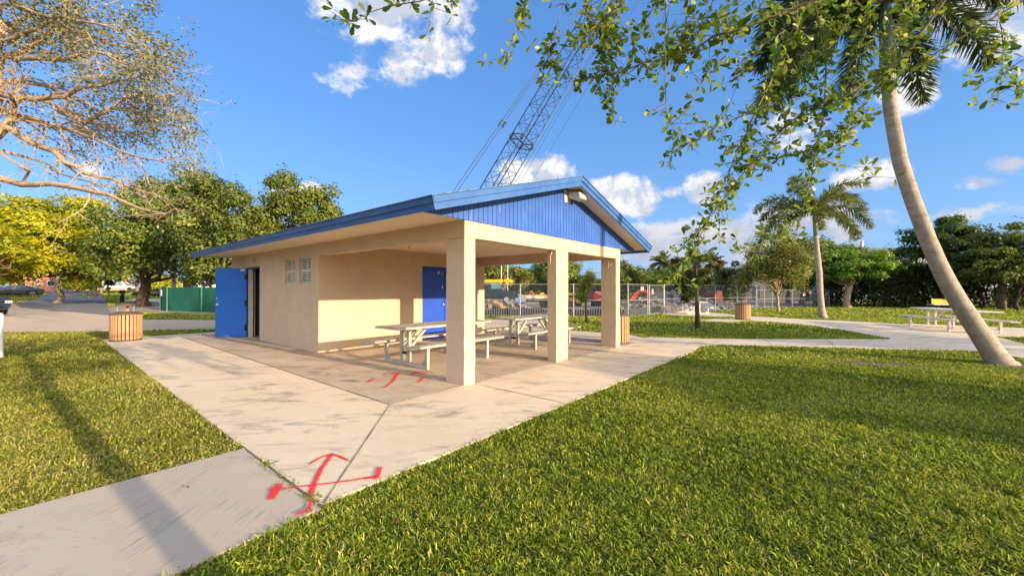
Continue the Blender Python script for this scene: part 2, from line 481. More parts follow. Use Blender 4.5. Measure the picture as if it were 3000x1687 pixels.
# joints in the paving (narrow grooves filled with dirt)
def strip(mb, a, b, w, z, mi=0, wob=.0):
    a, b = Vector((a[0], a[1], z)), Vector((b[0], b[1], z))
    d = (b - a); n = max(2, int(d.length / .12)); s = Vector((-d.y, d.x, 0)).normalized()
    L, Rr = [], []
    for i in range(n + 1):
        p = a + d * i / n + s * random.uniform(-wob, wob)
        ww = w * random.uniform(.65, 1.3) / 2
        L.append(p + s * ww); Rr.append(p - s * ww)
    mb.add(L + Rr, [(i, i + 1, n + 2 + i, n + 1 + i) for i in range(n)], mi)
jb = MB()
z = .0085
strip(jb, uv2(.0, -1.29), uv2(11.6, -1.29), .014, z, 0, .004)
strip(jb, uv2(.0, -1.29), uv2(.0, .02), .030, z, 1, .004)
strip(jb, uv2(0, .25), uv2(.0, 2.5), .026, z, 1, .003)
strip(jb, uv2(0, 2.98), uv2(.0, 5.25), .024, z, 1, .003)
strip(jb, uv2(0, 5.5), uv2(.0, 6.55), .016, z, 0, .003)
z = .0045
strip(jb, uv2(-.02, -1.31), uv2(-1.68, -2.90), .010, z, 0, .001)
strip(jb, uv2(-1.70, -2.925), uv2(-.1, -2.925), .014, z, 0, .004)
strip(jb, uv2(1.42, -2.9), uv2(1.42, -1.31), .010, z)
for v in (.2, 1.95, 3.6, 5.5, 7.0):
    strip(jb, uv2(-.03, v), uv2(-1.66, v), .012, z, 0 if v < 1 else 1)
for v in (4.6, 8.0):
    strip(jb, uv2(v, -2.9), uv2(v, -1.31), .010, z)
for i, x in enumerate((2240, 2420)):
    strip(jb, P(x, 994), P(x + 25, 1013), .012, z)
jb.build('pavement_joints', [M['joint'], M['jointpale']], kind='structure')

# dark soil where the turf has worn through by the leaning palm
def patch(name, c, rx, ry, rot, mat, z, n=26, seed=1, **kw):
    rr = random.Random(seed); mb = MB()
    vs = [Vector((c[0], c[1], z))]
    for k in range(n):
        t = 2 * math.pi * k / n; q = rr.uniform(.65, 1.2)
        x, y = rx * q * math.cos(t), ry * q * math.sin(t)
        vs.append(Vector((c[0] + x * math.cos(rot) - y * math.sin(rot), c[1] + x * math.sin(rot) + y * math.cos(rot), z)))
    mb.add(vs, [(0, 1 + k, 1 + (k + 1) % n) for k in range(n)])
    return mb.build(name, mat, kind='structure')
SOIL = [(7.35, 7.95, .95, .30, -.25), (10.0, 7.75, .75, .5, 0.1), (7.24, 15.4, .6, .45, 0), (16.9, 21.3, .8, .6, 0)]
for i, (x, y, a, b, r) in enumerate(SOIL):
    patch('soil', (x, y), a, b, r, M['soil'], -.012, seed=i + 3)

# ------------------------------------------------------------------ red utility marks sprayed on the concrete
def spraymat():
    m, N, out = newmat('spraypaint')
    vec = N.n('ShaderNodeNewGeometry').outputs['Position']
    a = N.n('ShaderNodeAttribute', attribute_name='rnd').outputs['Fac']
    f = N.math('ADD', a, N.math('MULTIPLY', N.math('SUBTRACT', N.noise(vec, 30, 4, .7), .5), 1.1))
    f = N.math('ADD', f, N.math('MULTIPLY', N.math('SUBTRACT', N.noise(vec, 190, 3, .8), .5), 1.5))
    f = N.math('MULTIPLY', N.ramp(f, .22, .85), .9)
    p = N.n('ShaderNodeBsdfPrincipled', i_Roughness=.7); p.inputs['Base Color'].default_value = (.80, .035, .035, 1)
    t = N.n('ShaderNodeBsdfTransparent'); ms = N.n('ShaderNodeMixShader')
    N.l(f, ms.inputs[0]); N.l(t.outputs[0], ms.inputs[1]); N.l(p.outputs[0], ms.inputs[2]); N.l(ms.outputs[0], out.inputs[0])
    return m
M['spray'] = spraymat()
def spray(name, strokes, z, label):
    V, F, A = [], [], []
    for k, (w0, w1, pts) in enumerate(strokes):
        w0, w1 = w0 * 1.15, w1 * 1.15
        P3 = [np.array(at(x, y)[:2]) for x, y in pts]
        Q = []
        for i in range(len(P3) - 1):
            for t in np.linspace(0, 1, 8, endpoint=(i == len(P3) - 2)): Q.append(P3[i] * (1 - t) + P3[i + 1] * t)
        n = len(Q); b = len(V)
        d0 = (Q[1] - Q[0]); d0 = d0 / np.linalg.norm(d0); d1 = (Q[-1] - Q[-2]); d1 = d1 / np.linalg.norm(d1)
        Q = [Q[0] - d0 * .03] + Q + [Q[-1] + d1 * .03]; n += 2
        for i, q in enumerate(Q):
            d = Q[min(i + 1, n - 1)] - Q[max(i - 1, 0)]; d = d / (np.linalg.norm(d) + 1e-9); s = np.array([-d[1], d[0]])
            w = (w0 + (w1 - w0) * i / (n - 1)) / 2
            end = 0 if i in (0, n - 1) else 1
            for o, a in ((-1, 0), (-.4, .85), (.4, .85), (1, 0)):
                V.append((q[0] + s[0] * w * o, q[1] + s[1] * w * o, z + k * .0006)); A.append(a * end)
        for i in range(n - 1):
            for j in range(3): F.append((b + i * 4 + j, b + i * 4 + j + 1, b + i * 4 + 5 + j, b + i * 4 + 4 + j))
    o = npmesh(name, V, F, M['spray'], rnd=A)
    return tag(o, label, 'paint mark', 'red utility marks sprayed on the concrete')
spray('sprayed_arrow', [(.055, .05, [(908, 1452), (922, 1412), (943, 1371), (972, 1331)]), (.045, .03, [(972, 1331), (943, 1339), (908, 1359)]), (.045, .03, [(972, 1331), (998, 1339), (1019, 1349)]),
                        (.02, .035, [(802, 1436), (877, 1427), (952, 1419), (1028, 1409), (1103, 1396)]), (.075, .075, [(818, 1420), (806, 1440), (793, 1462)]), (.05, .05, [(795, 1436), (822, 1432)]),
                        (.06, .05, [(1113, 1371), (1108, 1386), (1103, 1402)]), (.04, .03, [(1103, 1400), (1075, 1404)]), (.035, .04, [(911, 1466), (904, 1496)]), (.05, .04, [(904, 1496), (872, 1508)])],
      .006, 'large red arrow with crossbar sprayed on the paving by the foreground grass edge')
spray('sprayed_arrow', [(.05, .085, [(1126, 1136), (1148, 1119), (1166, 1094)]), (.06, .03, [(1166, 1094), (1143, 1098), (1122, 1099)]), (.05, .02, [(1160, 1096), (1135, 1091), (1120, 1100)]),
                        (.02, .02, [(1082, 1113), (1153, 1112.6), (1240, 1111)]), (.09, .06, [(1076, 1120), (1096, 1110)]), (.05, .07, [(1227, 1120), (1242, 1106)]),
                        (.05, .04, [(1206, 1098), (1217, 1089.5), (1240, 1088.5), (1268, 1091)]), (.05, .03, [(1225, 1092), (1240, 1097), (1262, 1092)])],
      .010, 'smaller red arrow mark sprayed on the slab beside the near corner column')

# ------------------------------------------------------------------ grass blades
def inside(poly, x, y):
    r = np.zeros(len(x), bool); n = len(poly); j = n - 1
    for i in range(n):
        xi, yi = poly[i]; xj, yj = poly[j]
        c = ((yi > y) != (yj > y)) & (x < (xj - xi) * (y - yi) / (yj - yi + 1e-12) + xi)
        r ^= c; j = i
    return r

_tab = RNG.random((256, 256))
def vnoise(x, y, s):
    x, y = x / s, y / s; i, j = np.floor(x).astype(int), np.floor(y).astype(int); a, b = x - i, y - j
    a, b = a * a * (3 - 2 * a), b * b * (3 - 2 * b); g = lambda p, q: _tab[p % 256, q % 256]
    return (g(i, j) * (1 - a) + g(i + 1, j) * a) * (1 - b) + (g(i, j + 1) * (1 - a) + g(i + 1, j + 1) * a) * b
def turf(x, y): return .55 * vnoise(x, y, .07) + .25 * vnoise(x + 9, y, .19) + .2 * vnoise(x, y + 5, .6)

def grass_points(r0, r1, dens, lim=1.42):
    n = int((2 * lim * r1) * (r1 - r0) * dens)
    y = RNG.uniform(r0, r1, n); x = RNG.uniform(-lim * r1, lim * r1, n)
    k = (np.abs(x) < lim * y + .6)
    x, y = x[k], y[k]
    bad = np.zeros(len(x), bool)
    jx, jy = x + RNG.normal(0, .012, len(x)), y + RNG.normal(0, .012, len(x))
    for p in HARD: bad |= inside(p, jx, jy)
    for (a, b, ra, rb, ro) in SOIL:
        dx, dy = x - a, y - b
        q = ((dx * math.cos(ro) + dy * math.sin(ro)) / ra) ** 2 + ((-dx * math.sin(ro) + dy * math.cos(ro)) / rb) ** 2
        bad |= (q < RNG.uniform(.2, 1.25, len(x)))
    bad |= turf(x, y) < RNG.uniform(.1, .52, len(x))           # thin spots between tufts
    return x[~bad], y[~bad]

def blades(x, y, L, W, lean=(.3, 1.15), droop=.6):
    n = len(x)
    az = RNG.uniform(0, 2 * math.pi, n)
    th = RNG.uniform(lean[0], lean[1], n); th2 = th + RNG.uniform(.1, droop + .1, n)
    l = L * RNG.uniform(.5, 1.2, n) * (.55 + .9 * turf(x, y)); w = W * RNG.uniform(.7, 1.25, n)
    u = (x - X0) * UA[0] + (y - Y0) * UA[1]
    z = .0115 * np.clip(u - 24, 0, 226) - .024
    d = np.stack([np.cos(az), np.sin(az)], 1)
    tw = az + math.pi / 2 + RNG.normal(0, .5, n)
    s = np.stack([np.cos(tw), np.sin(tw), RNG.normal(0, .25, n)], 1)
    b = np.stack([x, y, z], 1)
    m = b + np.concatenate([d * (np.sin(th) * l * .55)[:, None], (np.cos(th) * l * .55)[:, None]], 1)
    t = m + np.concatenate([d * (np.sin(th2) * l * .45)[:, None], (np.cos(th2) * l * .45)[:, None]], 1)
    hw = (w / 2)[:, None]
    V = np.stack([b - s * hw * .7, b + s * hw * .7, m - s * hw, m + s * hw, t - s * hw * .55, t + s * hw * .55], 1).reshape(-1, 3)
    i = np.arange(n)[:, None] * 6
    F = np.concatenate([i + np.array([0, 1, 3, 2]), i + np.array([2, 3, 5, 4])], 0)
    # the left lawn is drier
    uu, vv = u, (x - X0) * UB[0] + (y - Y0) * UB[1]
    dry = np.where(vv < -2.9, .04, 0) + np.where(y > 18, .12, 0)
    dry = dry + .5 * (vnoise(x, y, 1.7) - .5) * vnoise(x + 40, y, .5)
    r = np.clip(RNG.beta(1.7, 1.9, n) + dry + np.where(RNG.random(n) < .06, .4, 0), 0, 1)
    return V, F, np.repeat(r, 6)

Vs, Fs, As, off = [[], []], [[], []], [[], []], [0, 0]
for (r0, r1, dens, L, W, dr) in ((1.3, 3.2, 15500, .046, .0066, .9), (3.2, 5.2, 9500, .047, .0084, .9), (5.2, 8.5, 4500, .05, .0112, .9), (8.5, 14, 1500, .056, .018, .8), (14, 24, 300, .075, .038, .6), (24, 46, 70, .09, .075, .6), (46, 85, 10, .11, .2, .5)):
    x, y = grass_points(r0, r1, dens)
    vv = (x - X0) * UB[0] + (y - Y0) * UB[1]
    for k in (0, 1):                               # lush turf on the park side, drier turf left of the paving
        s_ = (vv >= -2.5) if k == 0 else (vv < -2.5)
        uu = (x - X0) * UA[0] + (y - Y0) * UA[1]
        s_ = s_ | (uu < -1) if k == 0 else s_ & (uu >= -1)
        V, F, A = blades(x[s_], y[s_], L, W, droop=dr)
        Vs[k].append(V); Fs[k].append(F + off[k]); As[k].append(A); off[k] += len(V)
for k, m in ((0, 'grass'), (1, 'grassdry')):
    npmesh('grass', np.concatenate(Vs[k]), np.concatenate(Fs[k]), M[m], rnd=np.concatenate(As[k]), kind='stuff')

# fallen leaves and clippings scattered over lawn and paving
n = 900; fx = RNG.uniform(-9, 10, n); fy = RNG.uniform(1.6, 13, n)
on = np.zeros(n, bool)
for p in HARD: on |= inside(p, fx, fy)
uu = (fx - X0) * UA[0] + (fy - Y0) * UA[1]; vv = (fx - X0) * UB[0] + (fy - Y0) * UB[1]
keep = (np.abs(fx) < 1.4 * fy) & ~((uu > -.1) & (vv > -.2) & (vv < 5.8)) & (~on | (RNG.random(n) < .16))
fx, fy, on = fx[keep], fy[keep], on[keep]; n = len(fx)
az = RNG.uniform(0, 6.28, n); L = RNG.uniform(.02, .042, n); z0 = np.where(on, .0125, .018) + RNG.uniform(0, .006, n)
d = np.stack([np.cos(az), np.sin(az), RNG.normal(0, .12, n)], 1) * L[:, None]; s = np.stack([-np.sin(az), np.cos(az), RNG.normal(0, .25, n)], 1) * (L * .28)[:, None]
b = np.stack([fx, fy, z0], 1); V = np.stack([b, b + d * .5 + s, b + d, b + d * .5 - s], 1); V[:, :, 2] = np.maximum(V[:, :, 2], .0118)
M['deadleaf'] = leafmat('deadleaf', [(0, (.10, .05, .02)), (.5, (.26, .15, .06)), (1, (.45, .33, .15))], trans=.1)
tag(npmesh('fallen_leaves', V.reshape(-1, 3), np.arange(4 * n).reshape(n, 4), M['deadleaf'], rnd=np.repeat(RNG.random(n), 4), kind='stuff'), 'dry brown leaves scattered over the lawn and paving', 'fallen leaves')

# weeds growing in the open joint between footpath and paving
def weeds(name, pts, label):
    Vw, Fw, Aw, o = [], [], [], 0
    for (u, v, n, L) in pts:
        c = uv2(u, v)
        x = c[0] + RNG.normal(0, .018 + L * .25, n); y = c[1] + RNG.normal(0, .018 + L * .25, n)
        V, F, A = blades(x, y, L, .009, lean=(.5, 1.4)); V[:, 2] += .026
        Vw.append(V); Fw.append(F + o); Aw.append(A * .8); o += len(V)
    t = npmesh(name, np.concatenate(Vw), np.concatenate(Fw), M['grass'], rnd=np.concatenate(Aw))
    tag(t, label, 'weeds', kind='stuff')
weeds('weeds', [(-.72, -2.925, 26, .03), (-.68, -2.93, 12, .022), (-.77, -2.925, 12, .02)], 'small green weed in the joint where the footpath meets the paving')
weeds('weeds', [(u, -2.925, 5, .016) for u in np.arange(-1.3, -.95, .025)] + [(-1.48, -2.93, 24, .03), (-1.55, -2.92, 30, .034), (-1.63, -2.92, 20, .03)], 'browned weeds filling the joint under the big red arrow')
weeds('weeds', [(-.02, 5.2, 12, .02), (-.02, 5.3, 8, .02), (.0, 4.2, 10, .02), (-.4, 4.3, 8, .02)], 'tiny weed tufts in the slab joint between middle and far columns')
# ------------------------------------------------------------------ the pavilion
W, ZB, ZT, UW, UE = 5.51, 2.26, 2.53, 4.85, 11.2
OV, OF, UEND, ZE, ZR = .9956, -.459, 11.68, 2.637, 3.715
VR = W / 2
SL = (ZR - ZE) / (VR + OV)
roofz = lambda v: ZR - abs(v - VR) * SL
pav = thing('park_pavilion', 'cream stucco park pavilion with blue gable roof, open front and closed restroom block', 'pavilion', UV(5.5, VR, 0))

def col(u0, u1, v0, v1):
    mb = MB(); mb.ubox(u0, u1, v0, v1, -.03, ZB - .0015)
    o = roughen(mb.build('column', M['stucco'], pav), .14, .0055)
    b_ = o.modifiers.new('edge', 'BEVEL'); b_.width = .012; b_.segments = 3; b_.limit_method = 'ANGLE'; b_.angle_limit = R(50)
    return o
col(0, .422, 0, .234); col(0, .223, 2.53, 2.975); col(0, .425, 5.28, W)
b = MB(); b.ubox(0, .225, 0, W, ZB, ZT - .001); roughen(b.build('beam', M['stucco'], pav), .2, .003)
for v0, v1 in ((0, .225), (W - .225, W)):
    b = MB(); b.ubox(.2265, UW, v0, v1, ZB, ZT - .001); roughen(b.build('beam', M['stucco'], pav), .25, .003)
# restroom block: walls butted corner to corner, window and door openings left in
T = .2
zw = ZT - .001
wf = MB()
wf.ubox(UW, UW + T, 0, 2.94, -.03, zw); wf.ubox(UW, UW + T, 4.62, W, -.03, zw); wf.ubox(UW, UW + T, 2.94, 4.62, 2.14, zw)
wf.build('front_wall', M['stucco'], pav)
D0, D1, DZ = 8.6, 9.6, 2.14
wl = MB()
WIN = [(5.265, 5.892), (6.16, 6.79)]
WZ0, WZ1 = 1.61, 2.235
wl.ubox(UW + T, D0, 0, T, -.03, WZ0); wl.ubox(UW + T, D0, 0, T, WZ1, zw)
wl.ubox(UW + T, WIN[0][0], 0, T, WZ0, WZ1); wl.ubox(WIN[0][1], WIN[1][0], 0, T, WZ0, WZ1); wl.ubox(WIN[1][1], D0, 0, T, WZ0, WZ1)
wl.ubox(D0, D1, 0, T, DZ, zw); wl.ubox(D1, UE, 0, T, -.03, zw)
wl.build('side_wall', M['stucco'], pav)
b = MB(); b.ubox(UW + T, UE - T, W - T, W, -.03, zw); b.build('side_wall', M['stucco'], pav)
b = MB(); b.ubox(UE - T, UE, T, W, -.03, zw); b.build('rear_wall', M['stucco'], pav)
b = MB(); b.ubox(D0 - .1, D0 - .06, T + .02, 2.2, 0.01, 2.1); b.ubox(D1 + .12, D1 + .16, T + .02, 2.2, 0.01, 2.1)
b.build('partition', surf('partition', (.012, .014, .05), rough=.5), pav)
# flat ceiling and eaves soffit in one plane
b = MB(); b.ubox(-.002, UEND - .06, -OV + .075, W + OV - .075, ZT, ZT + .02); b.build('ceiling', M['soffit'], pav)

# vent block windows: four cells of tilted slats each
for k, (a, c) in enumerate(WIN):
    fr = MB()
    m = .03
    fr.ubox(a, c, .045, .115, WZ0, WZ0 + m); fr.ubox(a, c, .045, .115, WZ1 - m, WZ1)
    fr.ubox(a, a + m, .045, .115, WZ0 + m, WZ1 - m); fr.ubox(c - m, c, .045, .115, WZ0 + m, WZ1 - m)
    mid = (a + c) / 2; zm = (WZ0 + WZ1) / 2
    fr.ubox(mid - .02, mid + .02, .05, .11, WZ0 + m, WZ1 - m)
    fr.ubox(a + m, mid - .02, .05, .11, zm - .03, zm + .03); fr.ubox(mid + .02, c - m, .05, .11, zm - .03, zm + .03)
    w = fr.build('vent_window', M['offwhite'], pav, bevel=.003)
    sl = MB()
    for (u0, u1) in ((a + m, mid - .02), (mid + .02, c - m)):
        for z0 in (WZ0 + m, zm + .03):
            for i in range(4):
                zz = z0 + .005 + i * .063
                p = [UV(u0, .055, zz), UV(u1, .055, zz), UV(u1, .105, zz + .045), UV(u0, .105, zz + .045)]
                up = Vector((0, 0, .012))
                sl.hexa(p + [q + up for q in p])
    sl.build('slats', M['offwhite'], w)
    bk = MB(); bk.ubox(a, c, .15, .16, WZ0, WZ1); bk.build('backing', M['inside'], w)

# open blue restroom door
hinge = UV(D1 + .0, -.02, 0); tip = Vector((-9.135, 12.19, 0))
dd = (tip - hinge); dd.z = 0; dl = dd.length; dn = dd.normalized(); nn = Vector((dn.y, -dn.x, 0))
if nn.y > 0: nn = -nn      # faces the viewer's side
door = MB(); c = hinge + dd / 2 + Vector((0, 0, .012 + 2.105 / 2))
Md = Matrix((dn, -nn, Vector((0, 0, 1)))).transposed()
door.box(c, (dl - .012, .045, 2.105), M=Md)
dr = door.build('door', M['doorblue'], pav, bevel=.003); dr['label'] = 'blue restroom door standing wide open'
hx = tip - dn * .07
h = MB()
h.lathe([(.028, 0), (.030, .006), (.022, .018), (.012, .022)], hx + nn * .0225 + Vector((0, 0, 1.19)), 16, M=Matrix((dn, Vector((0, 0, 1)), nn)).transposed())
h.build('deadbolt', M['steel'], dr, smooth=False)
h = MB(); pz = hx + nn * .0225 + Vector((0, 0, 1.0))
h.lathe([(.038, 0), (.040, .008), (.030, .016), (.014, .02), (.014, .055)], pz, 18, M=Matrix((dn, Vector((0, 0, 1)), nn)).transposed())
h.tube([pz + nn * .05, pz + nn * .055 - dn * .03 - Vector((0, 0, .004)), pz + nn * .052 - dn * .10 - Vector((0, 0, .008))], [.012, .011, .009], 8)
h.build('handle', M['steel'], dr)
h = MB(); h.box(hinge + dn * .12 + nn * .03 + Vector((0, 0, 2.06)), (.13, .02, .055), M=Md); h.build('closer_plate', M['white'], dr)
for z_ in (.3, 1.06, 1.85):
    h = MB(); h.tube([hinge + nn * .03 + dn * .0 + Vector((0, 0, z_ - .09)), hinge + nn * .03 + Vector((0, 0, z_ + .09))], .014, 8)
    h.box(hinge + dn * .03 + nn * .025 + Vector((0, 0, z_)), (.06, .02, .17), M=Md); h.build('hinge', M['dark'], dr)
fr = MB()
fr.ubox(D0, D0 + .03, -.008, .12, 0.005, DZ - .05, 0); fr.ubox(D1 - .05, D1, -.008, .15, 0.005, DZ - .05, 0); fr.ubox(D0, D1, -.008, .15, DZ - .05, DZ, 0)
fr.ubox(D1 - .062, D1 - .051, -.004, .12, .005, DZ - .052, 1)
fr.build('door_frame', [surf('framedark', (.012, .02, .06), rough=.5), M['offwhite']], pav)
b = MB(); b.ubox(9.02, 9.27, -.014, -.001, 2.21, 2.41); vp = b.build('vent_plate', M['offwhite'], pav, bevel=.003)
b = MB(); b.ubox(9.05, 9.24, -.022, -.0145, 2.235, 2.385); b.build('grille', M['galv'], vp)

# blue double doors in the sheltered wall
fr = MB()
fr.ubox(UW - .012, UW + .12, 2.94, 2.985, 0.004, 2.10); fr.ubox(UW - .012, UW + .12, 4.575, 4.62, 0.004, 2.10); fr.ubox(UW - .012, UW + .12, 2.94, 4.62, 2.10, 2.14)
fr.build('door_frame', M['doorblue2'], pav)
for k, (v0, v1) in enumerate(((2.99, 3.775), (3.785, 4.57))):
    b = MB(); b.ubox(UW + .02, UW + .065, v0, v1, .02, 2.095); d = b.build('double_door', M['doorblue2'], pav, bevel=.003)
    h = MB()
    if k == 0:
        kp = UV(UW + .02, v1 - .07, 1.02)
        h.lathe([(.032, 0), (.032, .006), (.014, .012), (.014, .035), (.030, .045), (.031, .06), (.016, .068)], kp, 16, M=Matrix((UV(0, 1) - UV(0, 0), Vector((0, 0, 1)), UV(-1, 0) - UV(0, 0))).transposed())
        h.build('door_knob', M['steel'], d, smooth=True)
        for q in ((v0 + .53, v0 + .57, 1.93, 2.02), (v1 - .10, v1 - .075, 1.5, 1.6), (v1 - .11, v1 - .09, 1.93, 1.97)):
            h = MB(); h.ubox(UW + .006, UW + .019, *q); h.build('latch_plate', M['white'], d)
    else:
        h.ubox(UW + .012, UW + .0195, v0 - .005, v0 + .02, .05, 2.07); h.build('meeting_strip', M['doorblue2'], d)

# small wall details: eye hooks under the side beam, patches
for u in (1.55, 3.15, 4.4):
    p = UV(u, .11, ZB)
    b = MB(); b.tube([p, p - Vector((0, 0, .03)), p + Vector((.02, 0, -.05)), p + Vector((0, 0, -.065)), p + Vector((-.02, 0, -.05)), p - Vector((0, 0, .03))], .004, 5); b.build('hook', M['rust'], pav)

# roof: two slabs meeting at the ridge, shingled
roof = MB()
def slope(v0, v1, u0, u1, top, thick, mi=0):
    p = [UV(u0, v0, roofz(v0) + top - thick), UV(u1, v0, roofz(v0) + top - thick), UV(u1, v1, roofz(v1) + top - thick), UV(u0, v1, roofz(v1) + top - thick)]
    q = [UV(u0, v0, roofz(v0) + top), UV(u1, v0, roofz(v0) + top), UV(u1, v1, roofz(v1) + top), UV(u0, v1, roofz(v1) + top)]
    roof.hexa(p + q, mi)
# courses of shingles with butt edges
NC = 17
for side in (0, 1):
    for i in range(NC):
        a, c = i / NC, (i + 1) / NC
        vv = [(-OV - .02) + (VR + OV + .02) * t for t in (a, c)]
        if side: vv = [W - x for x in vv]
        nseg = 40
        lift = .012
        u0, u1 = OF - .02, UEND + .02
        p = [UV(u0, vv[0], roofz(vv[0]) + .001), UV(u1, vv[0], roofz(vv[0]) + .001), UV(u1, vv[1], roofz(vv[1]) + .001), UV(u0, vv[1], roofz(vv[1]) + .001)]
        q = [UV(u0, vv[0], roofz(vv[0]) + lift), UV(u1, vv[0], roofz(vv[0]) + lift), UV(u1, vv[1], roofz(vv[1]) + .004), UV(u0, vv[1], roofz(vv[1]) + .004)]
        roof.hexa(p + q)
rf = roof.build('roof', M['shingle'], pav)
# deck under the shingles
dk = MB()
for (v0, v1) in ((-OV + .03, VR), (VR, W + OV - .03)):
    p = [UV(OF + .03, v0, roofz(v0) - .03), UV(UEND - .03, v0, roofz(v0) - .03), UV(UEND - .03, v1, roofz(v1) - .03), UV(OF + .03, v1, roofz(v1) - .03)]
    q = [x + Vector((0, 0, .029)) for x in p]
    dk.hexa(p + q)
dk.build('roof_deck', M['soffit'], rf)
# rake soffit: sloped cream underside between gable and rake boards
for (v0, v1) in ((-OV + .08, VR), (VR, W + OV - .08)):
    for (u0, u1) in ((OF + .03, -.03), (UE + .0, UEND - .03)):
        p = [UV(u0, v0, roofz(v0) - .115), UV(u1, v0, roofz(v0) - .115), UV(u1, v1, roofz(v1) - .115), UV(u0, v1, roofz(v1) - .115)]
        rs = MB(); rs.hexa(p + [x + Vector((0, 0, .02)) for x in p]); rs.build('soffit', M['soffit'], pav)
# fascia: upper trim band over a set-back board, square to the slope
nx = SL / math.hypot(1, SL); nz = 1 / math.hypot(1, SL)
def fas(name, vsign, d0, d1, inset, thick):
    """eave board: from d0 to d1 below the roof surface, measured square to the slope"""
    mb = MB()
    ve = -OV if vsign < 0 else W + OV
    s = vsign
    def pt(d, k): return ve + s * (-d * nx - k * nz), ZE - d * nz + k * nx
    pr = [pt(d0, inset), pt(d0, inset + thick), pt(d1, inset + thick), pt(d1, inset)]
    a = [UV(OF + inset, v, z_) for v, z_ in pr]; c = [UV(UEND - inset, v, z_) for v, z_ in pr]
    mb.hexa(a + c)
    return mb
def rake(d0, d1, inset, thick, back=False):
    mb = MB()
    u0, u1 = (OF + inset, OF + inset + thick) if not back else (UEND - inset - thick, UEND - inset)
    for s in (-1, 1):
        ve = -OV if s < 0 else W + OV
        vs2 = []
        for d in (d0, d1):
            v = ve - s * d * nx; vs2.append((v - s * inset * nz, ZE - d * nz + inset * nx))
        # at the ridge plane v=VR
        rt = [(VR, ZR - d / nz) for d in (d0, d1)]
        a = [UV(u0, *vs2[0]), UV(u0, *rt[0]), UV(u0, *rt[1]), UV(u0, *vs2[1])]
        c = [UV(u1, *vs2[0]), UV(u1, *rt[0]), UV(u1, *rt[1]), UV(u1, *vs2[1])]
        mb.hexa(a + c)
    return mb
fas('fascia', -1, .002, .085, .0, .03).build('fascia', M['trim'], rf)
fas('fascia', -1, .0855, .175, .022, .03).build('fascia', M['trim'], rf)
fas('fascia', 1, .002, .085, .0, .03).build('fascia', M['trim'], rf)
fas('fascia', 1, .0855, .175, .022, .03).build('fascia', M['trim'], rf)
for back in (False, True):
    rake(.002, .088, .0, .0295, back).build('rake_board', M['trim'], rf)
    rake(.0885, .18, .0225, .0285, back).build('rake_board', M['trim'], rf)
# gable cladding of vertical boards
for back in (False, True):
    gs = MB()
    u0, u1 = (-.022, -.003) if not back else (UE + .003, UE + .022)
    n = 66; v0 = -.80; v1 = W + .80; bw = (v1 - v0) / n
    for i in range(n):
        a, c = v0 + i * bw + .0045, v0 + (i + 1) * bw - .0045
        zt = [min(roofz(x) - .10, 9) for x in (a, c)]
        if min(zt) < ZT + .004: zt = [max(q, ZT + .004) for q in zt]
        zz = ZT - .012
        p = [UV(u0, a, zz), UV(u1, a, zz), UV(u1, c, zz), UV(u0, c, zz)]
        q = [UV(u0, a, zt[0]), UV(u1, a, zt[0]), UV(u1, c, zt[1]), UV(u0, c, zt[1])]
        gs.hexa(p + q)
    ub = u1 - .004 if not back else u0
    gs.prism([UV(ub, v0 + .02, ZT + .001), UV(ub, v1 - .02, ZT + .001), UV(ub, VR, roofz(VR) - .10)], UV(.004, 0) - UV(0, 0), 0)
    gs.build('gable_siding', M['blue'], pav)
# flood light under the ridge
fl = MB(); fl.ubox(-.035, -.0225, 2.78, 3.02, 3.27, 3.52); lamp = fl.build('floodlight', M['offwhite'], pav, bevel=.004)
h = MB()
c = [(-.05, 3.50), (-.30, 3.46), (-.33, 3.33), (-.20, 3.30), (-.05, 3.38)]
h.prism([UV(u, 2.90, z_) for u, z_ in c], UV(0, .25) - UV(0, 0)); h.build('lamp_housing', M['offwhite'], lamp, bevel=.008)
h = MB(); q = [UV(-.305, 2.915, 3.452), UV(-.334, 2.915, 3.342), UV(-.334, 3.135, 3.342), UV(-.305, 3.135, 3.452)]
h.hexa(q + [x + (UV(-.006, 0) - UV(0, 0)) for x in q]); h.build('lens', M['white'], lamp)
h = MB(); h.ubox(-.06, -.0355, 2.95, 3.12, 3.40, 3.50); h.build('bracket', M['dark'], lamp)

# filled holes, chips and smudges on the sheltered wall
M['filler'] = surf('filler', (.66, .56, .42), rough=.9); M['smudge'] = surf('smudge', (.30, .22, .14), rough=.9)
for (v, z_, w_, h_, mm) in ((1.62, 2.03, .10, .045, 'filler'), (2.45, 2.02, .05, .03, 'filler'), (.98, 2.08, .03, .025, 'smudge'), (1.92, 1.78, .022, .022, 'smudge'), (.42, 1.60, .035, .02, 'smudge'), (1.84, .98, .05, .035, 'smudge'), (.16, .77, .025, .03, 'smudge'), (2.72, .55, .05, .03, 'smudge')):
    b = MB(); n_ = 9
    b.prism([UV(UW - .0015, v + w_ / 2 * math.cos(6.283 * k / n_) * random.uniform(.7, 1.2), z_ + h_ / 2 * math.sin(6.283 * k / n_) * random.uniform(.7, 1.2)) for k in range(n_)], UV(.004, 0) - UV(0, 0))
    b.build('wall_patch', M[mm], pav)

